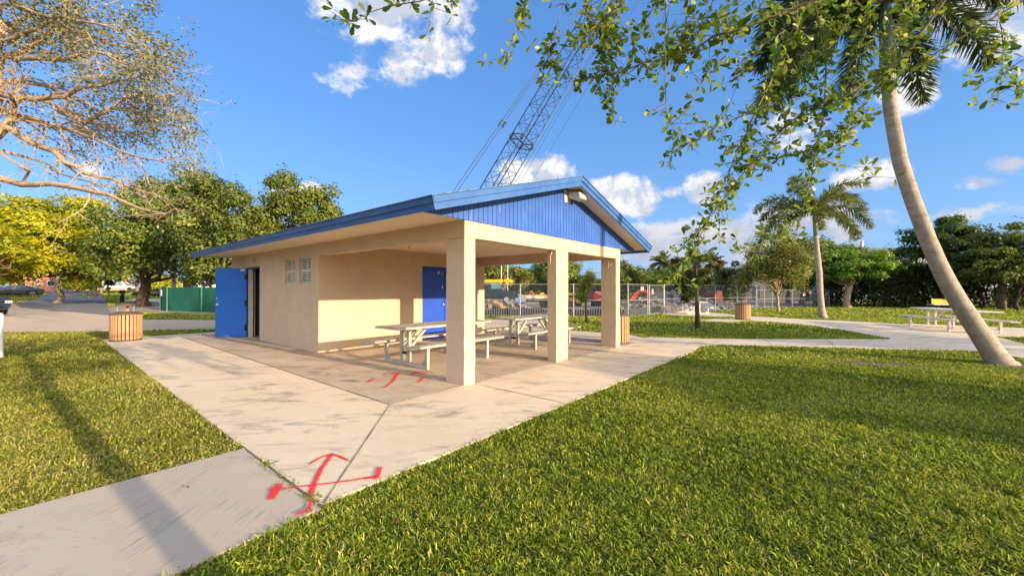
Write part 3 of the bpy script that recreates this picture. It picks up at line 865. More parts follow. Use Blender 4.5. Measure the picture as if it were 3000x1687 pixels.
# frayed bits of cord left tied under the beams
def cord(pts, label):
    mb = MB()
    for q in pts: mb.tube([UV(*p) for p in q], .006, 5)
    tag(mb.build('cord_scrap', M['rope'], smooth=True), label, 'cord', 'cord scraps tied to the pavilion')
cord([[(.10, 2.52, 2.25), (.10, 2.49, 2.19), (.1, 2.46, 2.15), (.1, 2.465, 2.05), (.1, 2.44, 1.96)], [(.1, 2.50, 2.21), (.1, 2.53, 2.20)]], 'long thin cord hanging beside the top of the middle column')
cord([[(.2, 5.27, 2.25), (.2, 5.265, 2.15), (.2, 5.25, 2.08), (.2, 5.27, 2.0)], [(.2, 5.265, 2.14), (.17, 5.26, 2.10), (.12, 5.262, 2.09)], [(.2, 5.265, 2.14), (.25, 5.26, 2.11)]], 'knotted pale cord on the inner face of the far corner column')
cord([[(.43, .10, 2.25), (.44, .1, 2.15), (.46, .11, 2.05), (.50, .11, 2.02)], [(.43, .1, 2.2), (.45, .12, 2.08), (.54, .12, 2.03)]], 'frayed tan cord behind the top of the near corner column')
# ------------------------------------------------------------------ picnic tables (long side along local x)
def make_table(label, group, mat):
    t = thing('picnic_table', label, 'picnic table', group=group)
    mb = MB()
    for i in (-1, 0, 1): mb.box((0, i * .262, .742), (2.44, .255, .04))
    for x in (-.79, .79): mb.box((x, 0, .71), (.06, .72, .022))
    mb.build('tabletop', mat, t, bevel=.006)
    for s in (-1, 1):
        mb = MB(); mb.box((0, s * .655, .425), (2.44, .255, .042)); mb.build('bench', mat, t, bevel=.006)
    for x in (-.79, .79):
        mb = MB(); mb.box((x, 0, .055), (.055, 1.26, .055)); mb.build('base_rail', mat, t, bevel=.004)
        for s in (-1, 1):
            mb = MB(); mb.box((x, s * .66, .202), (.06, .06, .40)); mb.box((x, s * .60, .396), (.05, .30, .014))
            p = [Vector((x - .004, s * .629, .085)), Vector((x - .004, s * .50, .085)), Vector((x - .004, s * .629, .215))]
            mb.prism(p, (.008, 0, 0)); mb.build('leg', mat, t, bevel=.004)
            mb = MB(); mb.box((x, s * .115, .391), (.06, .06, .61)); mb.build('leg', mat, t, bevel=.004)
        q = 1 if x < 0 else -1
        for y in (-.115, .115):
            mb = MB(); mb.bar((x + q * .032, y, .36), (x + q * .40, y, .712), .045, .05); mb.build('brace', mat, t)
        mb = MB(); mb.tube([(x, -.0845, .24), (x, .0845, .24)], .024, 10); mb.build('crossbar', M['dark'] if mat is M['alu'] else mat, t)
    return t
GT = 'picnic tables in the park'
M['tablewhite'] = surf('tablewhite', (.68, .64, .56), (.6, .56, .48), sc=6, rough=.6, world=False)
ang_b = math.atan2(UB[1], UB[0])
t1 = make_table('grey plank picnic table under the pavilion roof just behind the near corner column', GT, M['alu'])
t1.location = UV(2.07, 1.20, .004); t1.rotation_euler.z = ang_b
t2 = copy_tree(t1); t2.location = UV(1.98, 4.38, .004); t2.rotation_euler.z = ang_b + .01
t2['label'] = 'grey plank picnic table under the pavilion roof behind the middle column'
mb = MB(); q = UV(1.98 + .115, 4.38 - .79, 0); mb.box(UV(1.98 - .115, 4.38 - .79 - .0315, .66), (.045, .002, .09), rz=ang_b + math.pi / 2); pd = mb.build('paint_dab', surf('bluedab', (.02, .25, .6), rough=.6), None)
pd.parent = t2; pd.matrix_parent_inverse = Matrix.LocRotScale(t2.location, t2.rotation_euler, t2.scale).inverted()
t3 = make_table('white picnic table on the far concrete pad before the chain link fence', GT, M['tablewhite'])
t3.location = (11.35, 25.1, .0); t3.rotation_euler.z = R(96)
t4 = copy_tree(t3); t4.location = (16.55, 14.9, .0); t4.scale = (1.5, 1, 1); t4.rotation_euler.z = math.atan2(.93, .36)
t4['label'] = 'pale grey picnic table beside the walkway behind the leaning palm trunk'

# ------------------------------------------------------------------ slatted litter bins
def make_bin(label):
    t = thing('litter_bin', label, 'litter bin', group='round slatted litter bins')
    mb = MB(); mb.lathe([(.30, .03), (.315, .05), (.315, .74), (.29, .745), (.285, .1)], n=28); mb.build('liner', M['binliner'], t)
    mb = MB(); n = 26
    for k in range(n):
        a = 2 * math.pi * k / n
        Mr = Matrix.Rotation(a, 3, 'Z')
        mb.box(Mr @ Vector((.334, 0, .395)), (.024, .060, .70), M=Mr)
    mb.build('slats', M['slat'], t, bevel=.006)
    mb = MB(); mb.lathe([(.30, 0), (.345, 0), (.35, .012), (.35, .04), (.32, .045)], n=30); mb.build('base_ring', M['binmetal'], t)
    mb = MB(); mb.lathe([(.32, .742), (.352, .746), (.356, .757), (.35, .772), (.23, .825), (.215, .828), (.21, .80), (.3, .76)], n=32); mb.build('rim', M['binmetal'], t, smooth=False)
    mb = MB(); mb.lathe([(.235, 1.0), (.238, 1.008), (.19, 1.045), (.11, 1.068), (.02, 1.077), (0.004, 1.077), (.004, 1.05), (.18, 1.02), (.225, .998)], n=32)
    mb.build('lid', M['binmetal'], t, smooth=True)
    for a, w in ((2.2, .05), (2.2 + math.pi * .66, .02), (2.2 + math.pi * 1.33, .02)):
        Mr = Matrix.Rotation(a, 3, 'Z'); mb = MB()
        mb.box(Mr @ Vector((.20, 0, .92)), (.008, w, .21), M=Mr); mb.build('lid_support', M['slat'] if w > .03 else M['galv'], t)
    return t
b1 = make_bin('round brown slatted litter bin at the far left end of the paving')
b1.location = (-11.1, 11.38, 0)
b2 = copy_tree(b1); b2.location = (2.9, 11.0, .004); b2.rotation_euler.z = .4
b2['label'] = 'round brown slatted litter bin half hidden behind the far corner column'
b3 = copy_tree(b1); b3.location = (11.62, 19.9, 0); b3.rotation_euler.z = 2.2
b3['label'] = 'round brown slatted litter bin standing by the walkway right of the pine sapling'

# ------------------------------------------------------------------ small things on the street side
p = at(-4, 1046)
mb = MB(); mb.lathe([(.065, -.05), (.065, .90), (.055, .935), (.02, .95)], (p.x, p.y, 0), 16)
tag(mb.build('bollard', M['white'], None, smooth=False), 'white pipe bollard standing in the grass at the left edge', 'bollard')

def mailbox(x, y, stout, label):
    p = at(x, y); t = thing('mailbox', label, 'mailbox', p, math.atan2(-p.x, p.y) * -1, 'roadside mailboxes')
    def loc(*a): return Vector(p) + Vector(a)
    mb = MB()
    if stout: mb.box(loc(0, 0, .3), (.30, .30, .6)); mb.box(loc(0, 0, .68), (.22, .22, .2))
    else: mb.box(loc(0, 0, .5), (.10, .10, 1.0))
    mb.build('post', M['dark'], t)
    mb = MB(); s = .36 if stout else .32
    pr = [Vector(p) + Vector((s * math.cos(a) * .5, -.42, (1.0 if not stout else .78) + (.2 + s * math.sin(a) * .5 if math.sin(a) > 0 else .02))) for a in (math.pi, math.pi * .8, math.pi * .6, math.pi * .4, math.pi * .2, 0)]
    pr = [Vector(p) + Vector((-s * 1.6, -.2, 1.0 if not stout else .8))] + [Vector(p) + Vector((s * 1.6 * math.cos(a) , -.2, (1.2 if not stout else 1.05) + .12 * math.sin(a))) for a in (math.pi, math.pi * .75, math.pi * .5, math.pi * .25, 0)] + [Vector(p) + Vector((s * 1.6, -.2, 1.0 if not stout else .8))]
    mb.prism(pr, (0, .4, 0)); mb.build('box', M['dark'], t)
    return t
mailbox(319, 870, False, 'black mailbox on a thin post right of the side road')
mailbox(358, 886, True, 'stout black mailbox seen above the lid of the left litter bin')
p = at(296, 854); mb = MB(); mb.box(p + Vector((0, 0, .6)), (.38, .38, 1.25)); mb.box(p + Vector((0, 0, 1.26)), (.46, .46, .07))
tag(mb.build('gatepost', M['white'], None), 'stout white gatepost beside the side road near a white pickup', 'post')

def car(name, label, cat, loc, rz, paint, kind='sedan', group='vehicles parked along the street', sc=1):
    t = thing(name, label, cat, loc, 0, group)
    o = Vector(loc); Mr = Matrix.Rotation(rz, 3, 'Z')
    def G(x, y, z): return o + Mr @ Vector((x * sc, y * sc, z * sc))
    if kind == 'sedan':
        st = [(-2.38, .62, .45, .70), (-2.30, .80, .28, .92), (-1.75, .88, .20, 1.0), (-.6, .90, .18, .96), (.9, .90, .18, .92), (1.5, .89, .20, .86), (2.15, .82, .24, .74), (2.38, .62, .35, .60)]
        cab = [(-1.75, .70, .62, .98, 1.0), (-.85, .80, .60, .95, 1.36), (-.1, .82, .62, .94, 1.43), (.45, .82, .60, .92, 1.38), (1.25, .76, .66, .90, .92)]
        ax, wr = (-1.38, 1.42), .33
    elif kind == 'pickup':
        st = [(-2.85, .85, .5, 1.05), (-2.75, .92, .42, 1.15), (-.75, .95, .36, 1.15), (.9, .95, .34, 1.15), (1.1, .95, .34, 1.13), (2.3, .93, .40, 1.05), (2.75, .86, .45, .95)]
        cab = [(-.85, .86, .76, 1.13, 1.15), (-.7, .87, .72, 1.13, 1.80), (.3, .87, .72, 1.13, 1.87), (.75, .87, .72, 1.13, 1.80), (1.35, .84, .78, 1.11, 1.13)]
        ax, wr = (-1.85, 1.85), .40
    else:
        st = [(-2.4, .85, .4, .95), (-2.3, .92, .30, 1.05), (-.6, .95, .26, 1.05), (1.0, .95, .26, 1.03), (2.2, .90, .30, .95), (2.42, .78, .4, .75)]
        cab = [(-2.32, .84, .76, 1.03, 1.06), (-2.1, .85, .72, 1.03, 1.75), (.2, .86, .72, 1.03, 1.82), (.75, .85, .72, 1.02, 1.72), (1.45, .82, .78, 1.0, 1.02)]
        ax, wr = (-1.45, 1.45), .37
    mb = MB(); vs, n = [], 8
    for x, w, zb, zt in st:
        for y, z_ in ((-w * .86, zb), (-w, zb + .16), (-w, zt - .18), (-w * .90, zt), (w * .90, zt), (w, zt - .18), (w, zb + .16), (w * .86, zb)): vs.append(G(x, y, z_))
    fs = [(i * n + k, i * n + (k + 1) % n, (i + 1) * n + (k + 1) % n, (i + 1) * n + k) for i in range(len(st) - 1) for k in range(n)]
    fs += [tuple(range(n)), tuple((len(st) - 1) * n + k for k in range(n - 1, -1, -1))]
    mb.add(vs, fs)
    # pillars and roof panel
    for s in (-1, 1):
        for i in range(len(cab)):
            x, wb, wt, z0, z1 = cab[i]
            if 0 < i < len(cab) - 1: mb.bar(G(x, s * (wb + .006), z0), G(x, s * (wt + .006), z1), .07 * sc, .03 * sc)
        mb.bar(G(cab[0][0], s * cab[0][2], cab[0][4]), G(cab[1][0], s * cab[1][2], cab[1][4]), .09 * sc, .05 * sc)
        mb.bar(G(cab[-1][0], s * cab[-1][2], cab[-1][4]), G(cab[-2][0], s * cab[-2][2], cab[-2][4]), .07 * sc, .05 * sc)
    mb.build('body', paint, t, bevel=.03)
    mb = MB(); r_ = cab[1:-1]
    vs = [G(x, s * wt * 1.02, z1 + (.012)) for x, wb, wt, z0, z1 in r_ for s in (-1, 1)] + [G(x, s * wt * 1.02, z1 - .03) for x, wb, wt, z0, z1 in r_ for s in (-1, 1)]
    k = len(r_) * 2
    fs = [(2 * i, 2 * i + 1, 2 * i + 3, 2 * i + 2) for i in range(len(r_) - 1)] + [(k + 2 * i, k + 2 * i + 2, k + 2 * i + 3, k + 2 * i + 1) for i in range(len(r_) - 1)]
    fs += [(2 * i, 2 * i + 2, k + 2 * i + 2, k + 2 * i) for i in range(len(r_) - 1)] + [(2 * i + 1, k + 2 * i + 1, k + 2 * i + 3, 2 * i + 3) for i in range(len(r_) - 1)]
    fs += [(0, k, k + 1, 1), (k - 2, k - 1, 2 * k - 1, 2 * k - 2)]
    mb.add(vs, fs); mb.build('roof', paint, t)
    mb = MB(); vs = []
    for x, wb, wt, z0, z1 in cab:
        for y, z_ in ((-wb, z0), (-wt, z1 - .004), (wt, z1 - .004), (wb, z0)): vs.append(G(x, y, z_))
    fs = [(i * 4 + k, i * 4 + (k + 1) % 4, (i + 1) * 4 + (k + 1) % 4, (i + 1) * 4 + k) for i in range(len(cab) - 1) for k in range(4)]
    mb.add(vs, fs); mb.build('window', M['glass'], t)
    for x in ax:
        for s in (-1, 1):
            Mw = Mr @ Matrix(((1, 0, 0), (0, 0, -s), (0, 1, 0))).transposed() if False else Mr @ Matrix(((1, 0, 0), (0, 0, s), (0, -1 * s, 0)))
            Mw = Mr @ Matrix.Rotation(-s * math.pi / 2, 3, 'X')
            q = G(x, s * (st[2][1] - .2), wr)
            mb = MB(); mb.lathe([(wr * .62 * sc, 0), (wr * sc * .97, .0), (wr * sc, .04), (wr * sc, .18), (wr * sc * .95, .22 * sc), (wr * .66 * sc, .225 * sc)], q, 20, M=Mw); w = mb.build('wheel', M['tyre'], t)
            mb = MB(); mb.lathe([(.02, .19), (wr * .60 * sc, .19), (wr * .65 * sc, .228), (wr * .58 * sc, .232), (wr * .5 * sc, .205), (wr * .16 * sc, .215), (wr * .12 * sc, .23)], q, 10, M=Mw); mb.build('rim', M['steel'], w)
    zf = st[-1][3]
    for s in (-1, 1):
        mb = MB(); mb.box(G(st[-1][0] - .06, s * (st[-1][1] - .06), zf - .02), (.14 * sc, .26 * sc, .12 * sc), M=Mr); mb.build('headlight', M['lampglass'], t)
        mb = MB(); mb.box(G(st[0][0] + .04, s * (st[0][1] - .02), st[0][3] + .05), (.10 * sc, .22 * sc, .12 * sc), M=Mr); mb.build('taillight', M['redlamp'], t)
    mb = MB(); mb.box(G(st[-1][0] - .05, 0, st[-1][2] + .10), (.16, 1.0 * sc, .10), M=Mr); mb.build('grille', M['dark'], t)
    return t
M['glass'] = glass('glass', (.03, .06, .075)); M['tyre'] = surf('tyre', (.02, .02, .02), rough=.9); M['lampglass'] = surf('lampglass', (.75, .75, .72), rough=.15, spec=.7); M['redlamp'] = surf('redlamp', (.4, .02, .02), rough=.2)
M['blackpaint'] = surf('blackpaint', (.012, .012, .016), rough=.25, spec=.6, coat=.6); M['whitepaint'] = surf('whitepaint', (.72, .70, .66), rough=.3, coat=.4)
M['silver'] = surf('silver', (.45, .45, .45), rough=.3, coat=.4, metal=.2); M['navypaint'] = surf('navypaint', (.02, .03, .05), rough=.25, coat=.6)
def facing(x, y): return math.atan2(y, x) + math.pi / 2     # side-on to the viewer, nose to the left
p = at(45, 868); car('parked_sedan', 'black sedan parked on the verge left of the side road', 'car', p, facing(p.x, p.y), M['blackpaint'])
p = at(-118, 924); car('parked_sedan', 'dark car cut off by the left edge of the view, front towards the junction', 'car', p, math.atan2(-.28, 1), M['navypaint'], 'suv')
p = at(348, 850); car('pickup_truck', 'long white pickup truck parked beyond the mailboxes', 'pickup', p, facing(p.x, p.y), M['whitepaint'], 'pickup', sc=1.08)
p = at(448, 848); car('parked_sedan', 'silver sedan parked behind the big oak trunk', 'car', p, facing(p.x, p.y), M['silver'])
p = at(452, 869); car('parked_sedan', 'black car low behind the oak trunk, left of the green screen', 'car', p, facing(p.x, p.y), M['blackpaint'], sc=.95)
p = at(540, 858); car('parked_van', 'white van showing above the green screen fence', 'van', p, facing(p.x, p.y) + .5, M['whitepaint'], 'suv')
p = at(255, 848); car('parked_sedan', 'tiny pale car far up the side road', 'car', p, facing(p.x, p.y) - .8, M['silver'])

# ------------------------------------------------------------------ houses along the street
M['housewhite'] = surf('housewhite', (.74, .70, .62), (.68, .64, .56), sc=2, rough=.8)
M['housepeach'] = surf('housepeach', (.60, .36, .24), (.54, .32, .21), sc=2, rough=.8)
M['housecream'] = surf('housecream', (.70, .58, .40), (.64, .52, .36), sc=2, rough=.8)
M['housered'] = surf('housered', (.52, .20, .12), (.45, .17, .10), sc=2, rough=.8)
M['roofred'] = surf('roofred', (.36, .10, .07), (.30, .09, .06), sc=6, rough=.9, bump=.3); M['roofgrey'] = surf('roofgrey', (.26, .25, .24), (.2, .19, .19), sc=6, rough=.9, bump=.3)
def house(label, px, py, w, d, hw, hr, wall, roofm, turn=0.0, gable=False, Y=None):
    p = at(px, py, Y=Y) if Y else at(px, py)
    if Y: p.z = gz(p.x, p.y)
    t = thing('house', label, 'house', p, 0, 'houses along the street')
    rz = math.atan2(p.y, p.x) - math.pi / 2 + turn; Mr = Matrix.Rotation(rz, 3, 'Z')
    G = lambda x, y, z_: Vector(p) + Mr @ Vector((x, y, z_))
    mb = MB(); mb.box(G(0, d / 2, hw / 2 - .3), (w, d, hw + .6), M=Mr)
    if gable: mb.prism([G(-w / 2, .001, hw), G(w / 2, .001, hw), G(0, .001, hw + hr * .86)], Mr @ Vector((0, d - .002, 0)))
    mb.build('wall', wall, t)
    mb = MB(); e = .5
    if gable:
        for s in (-1, 1):
            a = [G(s * (w / 2 + e), -e, hw - .12), G(0, -e, hw + hr), G(0, d + e, hw + hr), G(s * (w / 2 + e), d + e, hw - .12)]
            mb.hexa([q - Vector((0, 0, .16)) for q in a] + a)
    else:
        a = [G(-w / 2 - e, -e, hw), G(w / 2 + e, -e, hw), G(w / 2 + e, d + e, hw), G(-w / 2 - e, d + e, hw)]
        k = min(w, d) / 2
        r1, r2 = G(-w / 2 + k, d / 2, hw + hr), G(w / 2 - k, d / 2, hw + hr)
        mb.add(a + [r1, r2], [(3, 2, 1, 0), (0, 1, 5, 4), (2, 3, 4, 5), (1, 2, 5), (3, 0, 4)])
    mb.build('roof', roofm, t)
    for x in (-w * .3, w * .28):
        mb = MB(); mb.box(G(x, -.02, hw * .55), (w * .17, .06, 1.2), M=Mr); f = mb.build('window', M['white'], t)
        mb = MB(); mb.box(G(x, -.055, hw * .55), (w * .14, .02, 1.0), M=Mr); mb.build('pane', M['glass'], f)
    mb = MB(); mb.box(G(0, -.02, 1.05), (1.0, .05, 2.1), M=Mr); mb.build('door', M['roofgrey'], t)
    return t
house('small white house at the far end of the side road', 198, 847, 3.6, 6, 1.9, .7, M['housewhite'], M['roofgrey'])
house('red walled house behind the black sedan', 108, 852, 7, 8, 3.0, 1.4, M['housered'], M['roofred'])
house('peach house behind the leaning palm trunks right of the side road', 300, 850, 10, 8, 4.2, 1.6, M['housepeach'], M['roofgrey'])
house('cream house with grey gable glimpsed right above the green screen', 640, 855, 9, 10, 3.1, 2.2, M['housecream'], M['roofgrey'], turn=.25, gable=True)

# green windscreen fence on the corner lot
M['screen'] = surf('screen', (.005, .08, .048), (.009, .11, .065), sc=1.4, rough=.5, stains=[((.005, .10, .055), (2, 2, .6), .5, .7, .6)])
gs = thing('screened_fence', 'green fabric screened fence enclosing the corner lot behind the open door', 'fence', (-23.4, 26.5, 0))
A1, A2, A3, A4 = Vector((-23.95, 27.0, 0)), Vector((-22.85, 26.25, 0)), Vector((-11.5, 23.4, 0)), Vector((-9, 30, 0))
mb = MB()
for a, b_ in ((A1, A2), (A2, A3), (A3, A4)):
    n = max(1, int((b_ - a).length / .5)); s = (b_ - a).cross(Vector((0, 0, 1))).normalized()
    vs = []
    for i in range(n + 1):
        q = a + (b_ - a) * i / n + s * .05 * math.sin(i * 1.9) * (1 if 0 < i < n else 0)
        vs += [q + Vector((0, 0, .05)), q + Vector((0, 0, .8)) + s * .03 * math.sin(i * 2.7), q + Vector((0, 0, 1.62))]
    mb.add(vs, [(i * 3 + k, i * 3 + 3 + k, i * 3 + 4 + k, i * 3 + 1 + k) for i in range(n) for k in (0, 1)])
mb.build('screen_fabric', M['screen'], gs, smooth=True)
M['greenpost'] = surf('greenpost', (.05, .20, .12), rough=.5)
for q in [A1, A2] + [A2 + (A3 - A2) * k / 4 for k in (1, 2, 3, 4)] + [A4]:
    mb = MB(); mb.tube([q + Vector((0, -.06, -.1)), q + Vector((0, -.06, 1.7))], .045, 8); mb.build('post', M['greenpost'], gs)
mb = MB(); mb.box(A1 + Vector((.25, -.30, 1.25)), (.28, .02, .42), rz=-.57); mb.build('notice', M['white'], gs)

# pale utility poles behind it
for x in (509, 556):
    q = at(x, 850, Y=36); q.z = gz(q.x, q.y)
    mb = MB(); mb.tube([q - Vector((0, 0, .2)), q + Vector((0, 0, 7.5))], [.19, .14], 10)
    o = mb.build('utility_pole', M['concrete'], None)
    tag(o, 'left of two pale round poles rising behind the green screen' if x < 520 else 'right of two pale round poles rising behind the green screen', 'pole', 'poles behind the green screen')

# ------------------------------------------------------------------ odds and ends before the dark hedge
q1, q2 = at(2649, 897), at(2712, 897)
ba = thing('post_barrier', 'low barrier of two stout pale posts joined by a rail before the dark hedge', 'barrier', (q1 + q2) / 2)
d = (q2 - q1).normalized()
for q, s in ((q1, 1), (q2, -1)):
    mb = MB(); mb.box(q + Vector((0, 0, .42)), (.20, .20, .86), rz=math.atan2(d.y, d.x)); mb.build('post', M['white'], ba, bevel=.02)
    mb = MB()
    for k in range(3): mb.box(q + d * s * .22 + Vector((0, 0, .2 + .24 * k)), (.2, .12, .12), rz=math.atan2(d.y, d.x) + .3)
    mb.build('bracket', M['white'], ba)
mb = MB(); mb.bar(q1 - d * .5 + Vector((0, 0, .88)), q2 + Vector((0, 0, .88)), .10, .05); mb.build('rail', M['white'], ba)
q = (q1 * .55 + q2 * .45); mb = MB(); mb.box(q + Vector((0, .05, .42)), (.09, .09, .8)); mb.build('post', M['housecream'], ba)
q = at(2765, 905); M['yellowpaint'] = surf('yellowpaint', (.62, .44, .03), (.55, .38, .03), sc=5, rough=.5)
yb = thing('park_bench', 'low yellow backed bench glimpsed left of the leaning palm', 'bench', q)
mb = MB(); mb.hexa([q + Vector(v) for v in ((-.95, 0, .40), (.95, 0, .40), (.95, .06, .40), (-.95, .06, .40), (-.75, .22, .80), (.75, .22, .80), (.75, .27, .80), (-.75, .27, .80))]); mb.build('backrest', M['yellowpaint'], yb)
mb = MB(); mb.box(q + Vector((-.1, -.2, .36)), (2.2, .42, .06)); mb.build('seat', M['offwhite'], yb)
for x in (-.7, .7):
    mb = MB(); mb.box(q + Vector((x, -.12, .165)), (.08, .3, .33)); mb.build('leg', M['dark'], yb)
# ------------------------------------------------------------------ chain link fences
M['wire'] = surf('wire', (.22, .23, .22), (.28, .28, .27), sc=3, rough=.5, metal=.3)
def chain_fence(label, pts, h, step, postr=.024, wirer=.0042, cell=.125, rails=(.5, 1.0), dips=(), skip_mesh=()):
    pts = [Vector((p[0], p[1], gz(p[0], p[1]))) for p in pts]
    t = thing('chain_link_fence', label, 'fence', pts[0])
    wire, seen = MB(), []
    rail = MB()
    for si in range(len(pts) - 1):
        a, b = pts[si], pts[si + 1]; L = (b - a).length; d = (b - a) / L
        n = max(1, round(L / step))
        for i in range(n + 1):
            q = a + d * L * i / n
            if any((q - s).length < .2 for s in seen): continue
            seen.append(q)
            mb = MB(); mb.tube([q - Vector((0, 0, .1)), q + Vector((0, 0, h + .03))], postr, 8); mb.build('post', M['galv'], t)
        for r in rails:
            z_ = Vector((0, 0, h * r))
            rail.tube([a + z_, b + z_], .016, 6)
        # two families of straight diagonal wires clipped to the panel
        side = d.cross(Vector((0, 0, 1))).normalized() * .004
        k = int((L + h) / cell)
        for fam in (0, 1):
            for i in range(-int(h / cell), int(L / cell) + 1):
                s0 = i * cell
                lo, hi = max(0, -s0), min(h, L - s0)
                if hi - lo < .02: continue
                if fam == 0: p0, p1 = (s0 + lo, lo), (s0 + hi, hi)
                else: p0, p1 = (s0 + lo, h - lo), (s0 + hi, h - hi)
                sg = side * (1 if fam else -1)
                wire.tube([a + d * p0[0] + Vector((0, 0, p0[1])) + sg, a + d * p1[0] + Vector((0, 0, p1[1])) + sg], wirer, 3, cap=False)
    rail.build('rail', M['galv'], t)
    wire.build('wire_mesh', M['wire'], t)
    return t
f1 = chain_fence('long chain link fence closing off the building site behind the pavilion', [(-11.8, 23.2), (.47, 22.55), (6.48, 22.1), (8.1, 23.6)], 1.80, 3.05, wirer=.0026)
f2 = chain_fence('chain link fence running from the gate to the corner behind the far picnic table', [(9.8, 25.45), (19.38, 31.3)], 1.84, 3.0, wirer=.0026)
fg = chain_fence('chain link gate leaf standing ajar beside the signs', [(8.25, 23.75), (9.72, 25.3)], 1.78, 2.3, postr=.025, rails=(.02, .5, 1.0))
f3 = chain_fence('low chain link fence far behind the rounded olive tree', [(19.5, 31.6), (22.4, 34.0), (29.1, 36.3), (29.6, 40)], 1.52, 2.4, wirer=.0028)
M['signred'] = surf('signred', (.50, .07, .05), rough=.5); M['signorange'] = surf('signorange', (.62, .24, .14), rough=.5); M['signwhite'] = surf('signwhite', (.78, .74, .70), rough=.5)
M['ink'] = surf('ink', (.10, .10, .11), rough=.6)
def sign(label, p, w, h, rz, base, rows):
    """rows: (z0, z1, x0, x1, material) as parts of the board's height and width"""
    t = thing('notice_board', label, 'sign', p, 0, 'notices on the chain link fences'); Mr = Matrix.Rotation(rz, 3, 'Z'); p = Vector(p)
    mb = MB(); mb.box(p, (w, .006, h), M=Mr); mb.build('board', base, t)
    mb = MB(); mats, mi = [], {}
    for z0, z1, x0, x1, m in rows:
        if m.name not in mi: mi[m.name] = len(mats); mats.append(m)
        mb.box(p + Mr @ Vector(((x0 + x1 - 1) / 2 * w, -.005, ((z0 + z1) / 2 - .5) * h)), ((x1 - x0) * w, .003, (z1 - z0) * h), M=Mr, mi=mi[m.name])
    mb.build('print', mats, t)
lines = lambda z0, z1, n, m, x0=.1, x1=.9: [(z0 + (z1 - z0) * (i + .15) / n, z0 + (z1 - z0) * (i + .75) / n, x0, x1 - .08 * (i % 3), m) for i in range(n)]
RZ = lambda a, b: math.atan2(b[1] - a[1], b[0] - a[0])
sign('square white notice with a red pictogram and border above the orange excavator arm', at(1881.5, 846, Y=22.9), .22, .22, .5, M['signorange'], [(.08, .92, .08, .92, M['signwhite']), (.3, .82, .2, .45, M['signred']), (.3, .82, .55, .8, M['signred']), (.12, .24, .2, .8, M['ink'])])
sign('tall white notice with red heading right of the excavator arm', at(1912, 853.5, Y=24.0), .22, .28, .76, M['signwhite'], [(.72, .95, .06, .94, M['signred']), (.45, .64, .06, .94, M['ink'])] + lines(.08, .38, 2, M['ink']))
sign('left of two red notices on the far low fence', at(2356, 860.5, Y=35.15), .30, .36, .34, M['signwhite'], [(.35, .97, .04, .96, M['signred'])] + lines(.08, .3, 2, M['ink']))
sign('right of two red notices on the far low fence', at(2374, 856.5, Y=35.3), .34, .28, .34, M['signorange'], [(.2, .4, .1, .9, M['signwhite']), (.55, .75, .15, .85, M['signwhite'])])
sign('small pale notice at the end post of the far low fence', at(2421, 860, Y=36.0), .2, .24, .34, M['signwhite'], [(.2, .8, .15, .85, M['greenpost'])])

# black silt barrier along the foot of the fence
M['silt'] = surf('silt', (.035, .036, .045), (.06, .06, .07), sc=3, rough=.55)
mb = MB(); pts = [Vector((-11.5, 23.7, 0)), Vector((.4, 23.05, 0)), Vector((6.4, 22.65, 0)), Vector((9.3, 25.9, 0)), Vector((10.4, 27.2, 0))]
for a, b in zip(pts[:-1], pts[1:]):
    n = int((b - a).length / .07); s = (b - a).cross(Vector((0, 0, 1))).normalized(); vs = []
    for i in range(n + 1):
        q = a + (b - a) * i / n; w = .03 * (1 if i % 2 else -1)
        vs += [q + s * w, q + s * w * .8 + Vector((0, 0, .38 + .03 * math.sin(i * .21)))]
    mb.add(vs, [(2 * i, 2 * i + 2, 2 * i + 3, 2 * i + 1) for i in range(n)])
tag(mb.build('silt_fence', M['silt'], None), 'low pleated black silt barrier along the foot of the chain link fence', 'barrier')

# scrub closing the back of the site
# ------------------------------------------------------------------ the building site
M['orange'] = surf('orange', (.72, .10, .025), (.62, .085, .02), sc=3, rough=.45, stains=[((.3, .1, .06), (3, 3, 3), .62, .75, .5)])
M['cranyellow'] = surf('craneyellow', (.66, .36, .02), (.58, .31, .02), sc=3, rough=.5)
M['craneblue'] = surf('craneblue', (.025, .035, .07), (.035, .05, .09), sc=3, rough=.5)
M['skipred'] = surf('skipred', (.50, .035, .045), (.43, .03, .04), sc=2, rough=.5, stains=[((.25, .05, .05), (2, 2, 4), .6, .75, .5)])
M['rubble'] = surf('rubble', (.30, .25, .21), (.15, .13, .12), sc=2.5, rough=1, bump=.6, bsc=10)
M['greyrock'] = surf('greyrock', (.15, .145, .155), (.26, .25, .25), sc=3, rough=1, bump=.6, bsc=10)
M['log'] = surf('log', (.50, .33, .18), (.36, .22, .12), sc=6, rough=.9, bump=.3)
